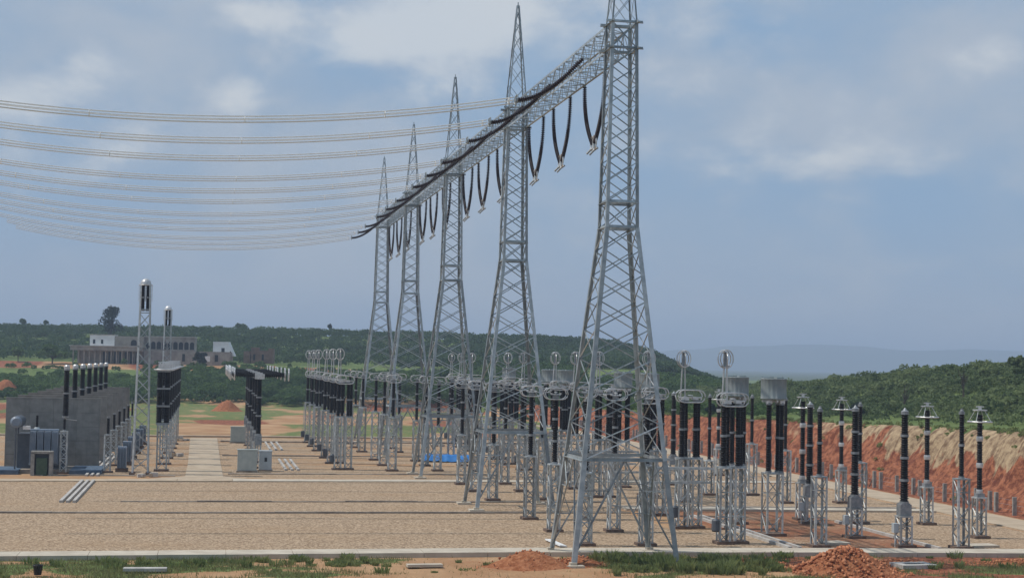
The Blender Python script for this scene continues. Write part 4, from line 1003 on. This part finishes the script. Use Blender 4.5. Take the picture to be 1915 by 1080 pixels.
tree(716, -203, 9.5, 7.6, 'light green spreading tree beside the field, left of the long house', 'lighttree', 1500, .5, .28, 2, 9)
tree(722, -220, 7.5, 4.6, 'smaller light green tree just left of the spreading tree', 'lighttree', 700, .5, .25, 3, 6)
tree(705, -135, 8.0, 4.0, 'dark bushy tree between the arcade and the white gabled house', nper=1100, size=.5, trunk_h=.2, seed=4, lobes=8)
tree(690, -119, 5.6, 4.8, 'green bush below the white gabled house', 'shrub', 900, .5, .12, 5, 7)
tree(1060, -177, 8.5, 4.5, 'round topped tree on the skyline left of the gantry', 'forest', 700, .7, .12, 6, 6)
tree(1060, -119, 9.5, 2.2, 'thin tree poking above the skyline next to the far tower', 'darktree', 400, .6, .12, 7, 5)
tree(1050, -318, 9.5, 3.2, 'first pointed tree rising above the skyline at far left', 'forest', 500, .6, .12, 8, 5)
tree(1050, -303, 8.6, 2.6, 'second pointed skyline tree beside the first at far left', 'forest', 500, .6, .12, 9, 5)
tree(330, 103.5, 6.4, 2.6, 'bushy tree standing on the crest at the right picture edge', 'scrub', 1100, .34, .25, 10, 8)
tree(345, 74, 3.4, 1.6, 'bushy tree on the right crest left of the bare trees', 'darktree', 600, .3, .2, 11, 6)
tree(360, 45, 3.2, 1.5, 'small dark tree on the lower right skyline', 'darktree', 600, .3, .2, 12, 6)
tree(352, 58, 3.6, 2.0, 'light green shrub tree on the right skyline', 'scrub', 600, .3, .2, 13, 6)
tree(330, 80.5, 6.2, 1.3, 'pale bare branched tree on the right crest', bare=True, seed=14)
tree(330, 92.5, 6.6, 1.4, 'dark bare branched tree on the right crest, nearer the bushy tree', bare=True, seed=15)

# ------------------------------------------------------------------ far buildings (facing the yard)
def frame_at(Dd, Lx, z): u, v = UV(Dd, Lx); return (u, v, z)
RZ = -YAW
def wallbox(t, name, mat, x0, x1, z0, z1, y0=0.0, y1=6.0):
    return link(name, MB().box(((x0+x1)/2, (y0+y1)/2, (z0+z1)/2), (x1-x0, y1-y0, z1-z0)).mesh(name, M[mat]), t)
def arch_mesh(w, h):
    pts = [(-w/2, 0), (w/2, 0), (w/2, h-w/2)] + [(w/2*math.cos(a), h-w/2+w/2*math.sin(a)) for a in np.linspace(0, math.pi, 7)[1:-1]] + [(-w/2, h-w/2)]
    n = len(pts); vs = [(x, -.05, z) for x, z in pts]+[(x, .3, z) for x, z in pts]
    return MB().add(vs, [tuple(range(n)), tuple(range(n, 2*n))[::-1]]+[(i, n+i, n+(i+1) % n, (i+1) % n) for i in range(n)]).mesh('arch', M['dark'])
k = .2385   # metres per photograph pixel at that distance
bx = lambda x: (x-957)*k
t = thing('long_house', 'long pillared house with flat roof slab and white upper storey', 'house', frame_at(720, 0, 12.6), None, RZ)
X0, X1 = bx(140), bx(268)
wallbox(t, 'back_wall', 'oldwall', X0+1, X1, 0, 6.4, 3.2, 9); wallbox(t, 'roof_slab', 'oldwall', X0-1.2, X1+.5, 6.4, 8.2, -1.2, 9.5); wallbox(t, 'eave', 'rail', X0-1.6, X1+.8, 8.2, 8.6, -1.6, 9.6)
for i in range(13): wallbox(t, 'pillar', 'oldwall', X0+i*2.42-.25, X0+i*2.42+.25, 0, 6.4, -.4, .1)
for i in range(5, 12): wallbox(t, 'doorway', 'dark', X0+i*2.42+.35, X0+i*2.42+2.1, .2, 6.0, 3.1, 3.3)
wallbox(t, 'upper_wall', 'white', bx(168), bx(214), 8.6, 13.2, 2, 8); wallbox(t, 'upper_wall', 'oldwall', bx(214), bx(268), 8.6, 13.0, 2.5, 8)
wallbox(t, 'parapet', 'rail', bx(167), bx(214.5), 13.2, 13.6, 1.9, 8.1)
for x in (174, 189): wallbox(t, 'window', 'dark', bx(x), bx(x+4), 9.4, 11.3, 1.9, 2.1)
link('arch', arch_mesh(2.6, 2.6), t, (bx(250), 2.4, 8.9))
wallbox(t, 'plinth', 'ruin', X0-2, X1+1, -2.5, 0, -1.5, 9)
t = thing('arcade_house', 'ruined long house with a row of small arches behind the masts', 'house', frame_at(722, 0, 14.0), None, RZ)
wallbox(t, 'lower_wall', 'oldwall', bx(270), bx(432), -2, 5.4, 0, 7); wallbox(t, 'upper_wall', 'oldwall', bx(268), bx(362), 5.4, 11.5, 3, 8); wallbox(t, 'cornice', 'rail', bx(267), bx(363), 11.5, 11.9, 2.7, 8.2)
for i in range(9): link('arch', arch_mesh(1.9, 3.4), t, (bx(274+i*10.4), 2.95, 6.1))
for x, w, z0, z1 in ((342, 5, .8, 4.2), (372, 8, .2, 4.6), (403, 6, 1.0, 4.0), (385, 9, 1.0, 3.4)): wallbox(t, 'window', 'white' if x == 385 else 'dark', bx(x), bx(x+w), z0, z1, -.1, .2)
t = thing('white_house', 'white gabled house with a dark window right of the arcade', 'house', frame_at(726, 0, 18.6), None, RZ)
wallbox(t, 'wall', 'white', bx(396), bx(424), -1, 5.4, 0, 7)
link('gable', MB().add([(bx(424), 0, -1), (bx(436), 0, -1), (bx(424), 0, 5.3), (bx(424), 6, -1), (bx(436), 6, -1), (bx(424), 6, 5.3)], [(0, 1, 2), (5, 4, 3), (0, 3, 4, 1), (1, 4, 5, 2), (2, 5, 3, 0)]).mesh('gable', M['white']), t)
wallbox(t, 'window', 'dark', bx(412), bx(418), .4, 2.6, -.1, .2); wallbox(t, 'window', 'dark', bx(428), bx(430), -.5, 1.2, -.1, .2)
t = thing('brick_ruin', 'brown roofless brick ruin among the trees right of the white house', 'ruin', frame_at(740, 0, 15.5), None, RZ)
for x0, x1, h in ((458, 470, 4.6), (472, 486, 6.4), (486, 504, 5.0), (504, 514, 6.0)): wallbox(t, 'wall', 'ruin', bx(x0)*740/720, bx(x1)*740/720, -1, h, 0, 4)
for x in (476, 492): wallbox(t, 'opening', 'dark', bx(x)*740/720, bx(x+4)*740/720, .5, 3.2, -.1, .2)

# ------------------------------------------------------------------ grass and weeds in front of the walkway
def grass():
    rg = np.random.default_rng(5); N = 90000
    u = rg.uniform(-72, 62, N); v = rg.uniform(-13, 2.6, N); g = front_grass(u, v)
    k = (rg.random(N) < g*.9+.015) & (v < np.interp(u, [-74, -5, 24, 64], [0, 3, 2.2, 0])-.1); u, v = u[k], v[k]; n = len(u); z = height(u, v)
    h = rg.uniform(.12, .42, n)*(.6+.9*fbm(u, v, 4, 3, 43)); a = rg.uniform(0, 2*math.pi, n); w = rg.uniform(.02, .05, n); ln = rg.uniform(.05, .25, n); b = rg.uniform(0, 2*math.pi, n)
    p0 = np.stack([u-w*np.cos(a), v-w*np.sin(a), z-.03], -1); p1 = np.stack([u+w*np.cos(a), v+w*np.sin(a), z-.03], -1); p2 = np.stack([u+ln*np.cos(b), v+ln*np.sin(b), z+h], -1)
    co = np.stack([p0, p1, p2], 1).reshape(-1, 3); q = np.arange(3*n).reshape(n, 3)
    o = link('grass', raw_mesh('grass', co, q, M['grassblade'], False, np.repeat(np.clip(rg.uniform(0, .5, n)+fbm(u, v, 6, 3, 44)*.6, 0, 1), 3))); tag(o, 'short rough grass on the soil before the walkway', 'grass', None, 'stuff')
grass()
def weeds():
    rg = np.random.default_rng(6)
    us = np.concatenate([rg.uniform(-1.5, 4.5, 55), rg.uniform(3.5, 9.0, 60), rg.uniform(8.5, 13.5, 40), rg.uniform(-70, 60, 80), rg.uniform(-45, -20, 40)])
    vs = np.concatenate([rg.uniform(-8, 1.5, 55), rg.uniform(-9, -1.0, 60), rg.uniform(-8, -2.0, 40), rg.uniform(-10, 1.9, 80), rg.uniform(-4, 2.2, 40)])
    k = (vs < np.interp(us, [-74, -5, 24, 64], [0, 3, 2.2, 0])-.2) & (np.hypot(us-18.6, vs+8) > 4.5) & (np.hypot(us+8, vs+3.5) > 3.6); us, vs = us[k], vs[k]
    N = len(us); nb = 80; idx = np.repeat(np.arange(N), nb); n = len(idx)
    r = rg.uniform(.2, .75, N)[idx]; hgt = (rg.uniform(.25, 1.0, N)**1.2*np.where((us > -2) & (us < 14), 1.15, .7))[idx]*rg.uniform(.35, 1.1, n)
    a = rg.uniform(0, 2*math.pi, n); q = np.sqrt(rg.random(n))*r; u = us[idx]+q*np.cos(a); v = vs[idx]+q*np.sin(a); z = height(u, v)
    b = a+rg.uniform(-.7, .7, n); lean = rg.uniform(.1, .6, n)*hgt; w = rg.uniform(.018, .05, n); c = rg.uniform(0, 2*math.pi, n)
    p0 = np.stack([u-w*np.cos(c), v-w*np.sin(c), z-.03], -1); p1 = np.stack([u+w*np.cos(c), v+w*np.sin(c), z-.03], -1)
    m = np.stack([u+.35*lean*np.cos(b), v+.35*lean*np.sin(b), z+.6*hgt], -1); ww = np.stack([w*1.3*np.cos(c), w*1.3*np.sin(c), 0*w], -1)
    tip = np.stack([u+lean*np.cos(b), v+lean*np.sin(b), z+hgt], -1)
    co = np.stack([p0, p1, m+ww, tip, m-ww], 1).reshape(-1, 3); qd = np.arange(5*n).reshape(n, 5)
    tt = np.repeat(np.clip(rg.uniform(0, .8, N)[idx]+rg.uniform(-.1, .3, n), 0, 1), 5)
    o = link('weeds', raw_mesh('weeds', co, qd, M['weed'], False, tt)); tag(o, 'tall green weed tufts around the front tower feet and along the walkway', 'weeds', None, 'stuff')
weeds()

# ------------------------------------------------------------------ haze
hz = MB().box((900, 5900, 94), (15600, 12600, 200)).mesh('haze', bpy.data.materials.new('haze_air'))
hm = hz.materials[0]; hm.use_nodes = True; t = NT(hm.node_tree)
vol = t.n('ShaderNodeVolumePrincipled'); vol.inputs['Color'].default_value = (.66, .80, 1.0, 1); vol.inputs['Density'].default_value = HAZE_DENSITY
t.put(t.n('ShaderNodeOutputMaterial').inputs['Volume'], vol.outputs[0])
tag(link('haze', hz), kind='stuff')
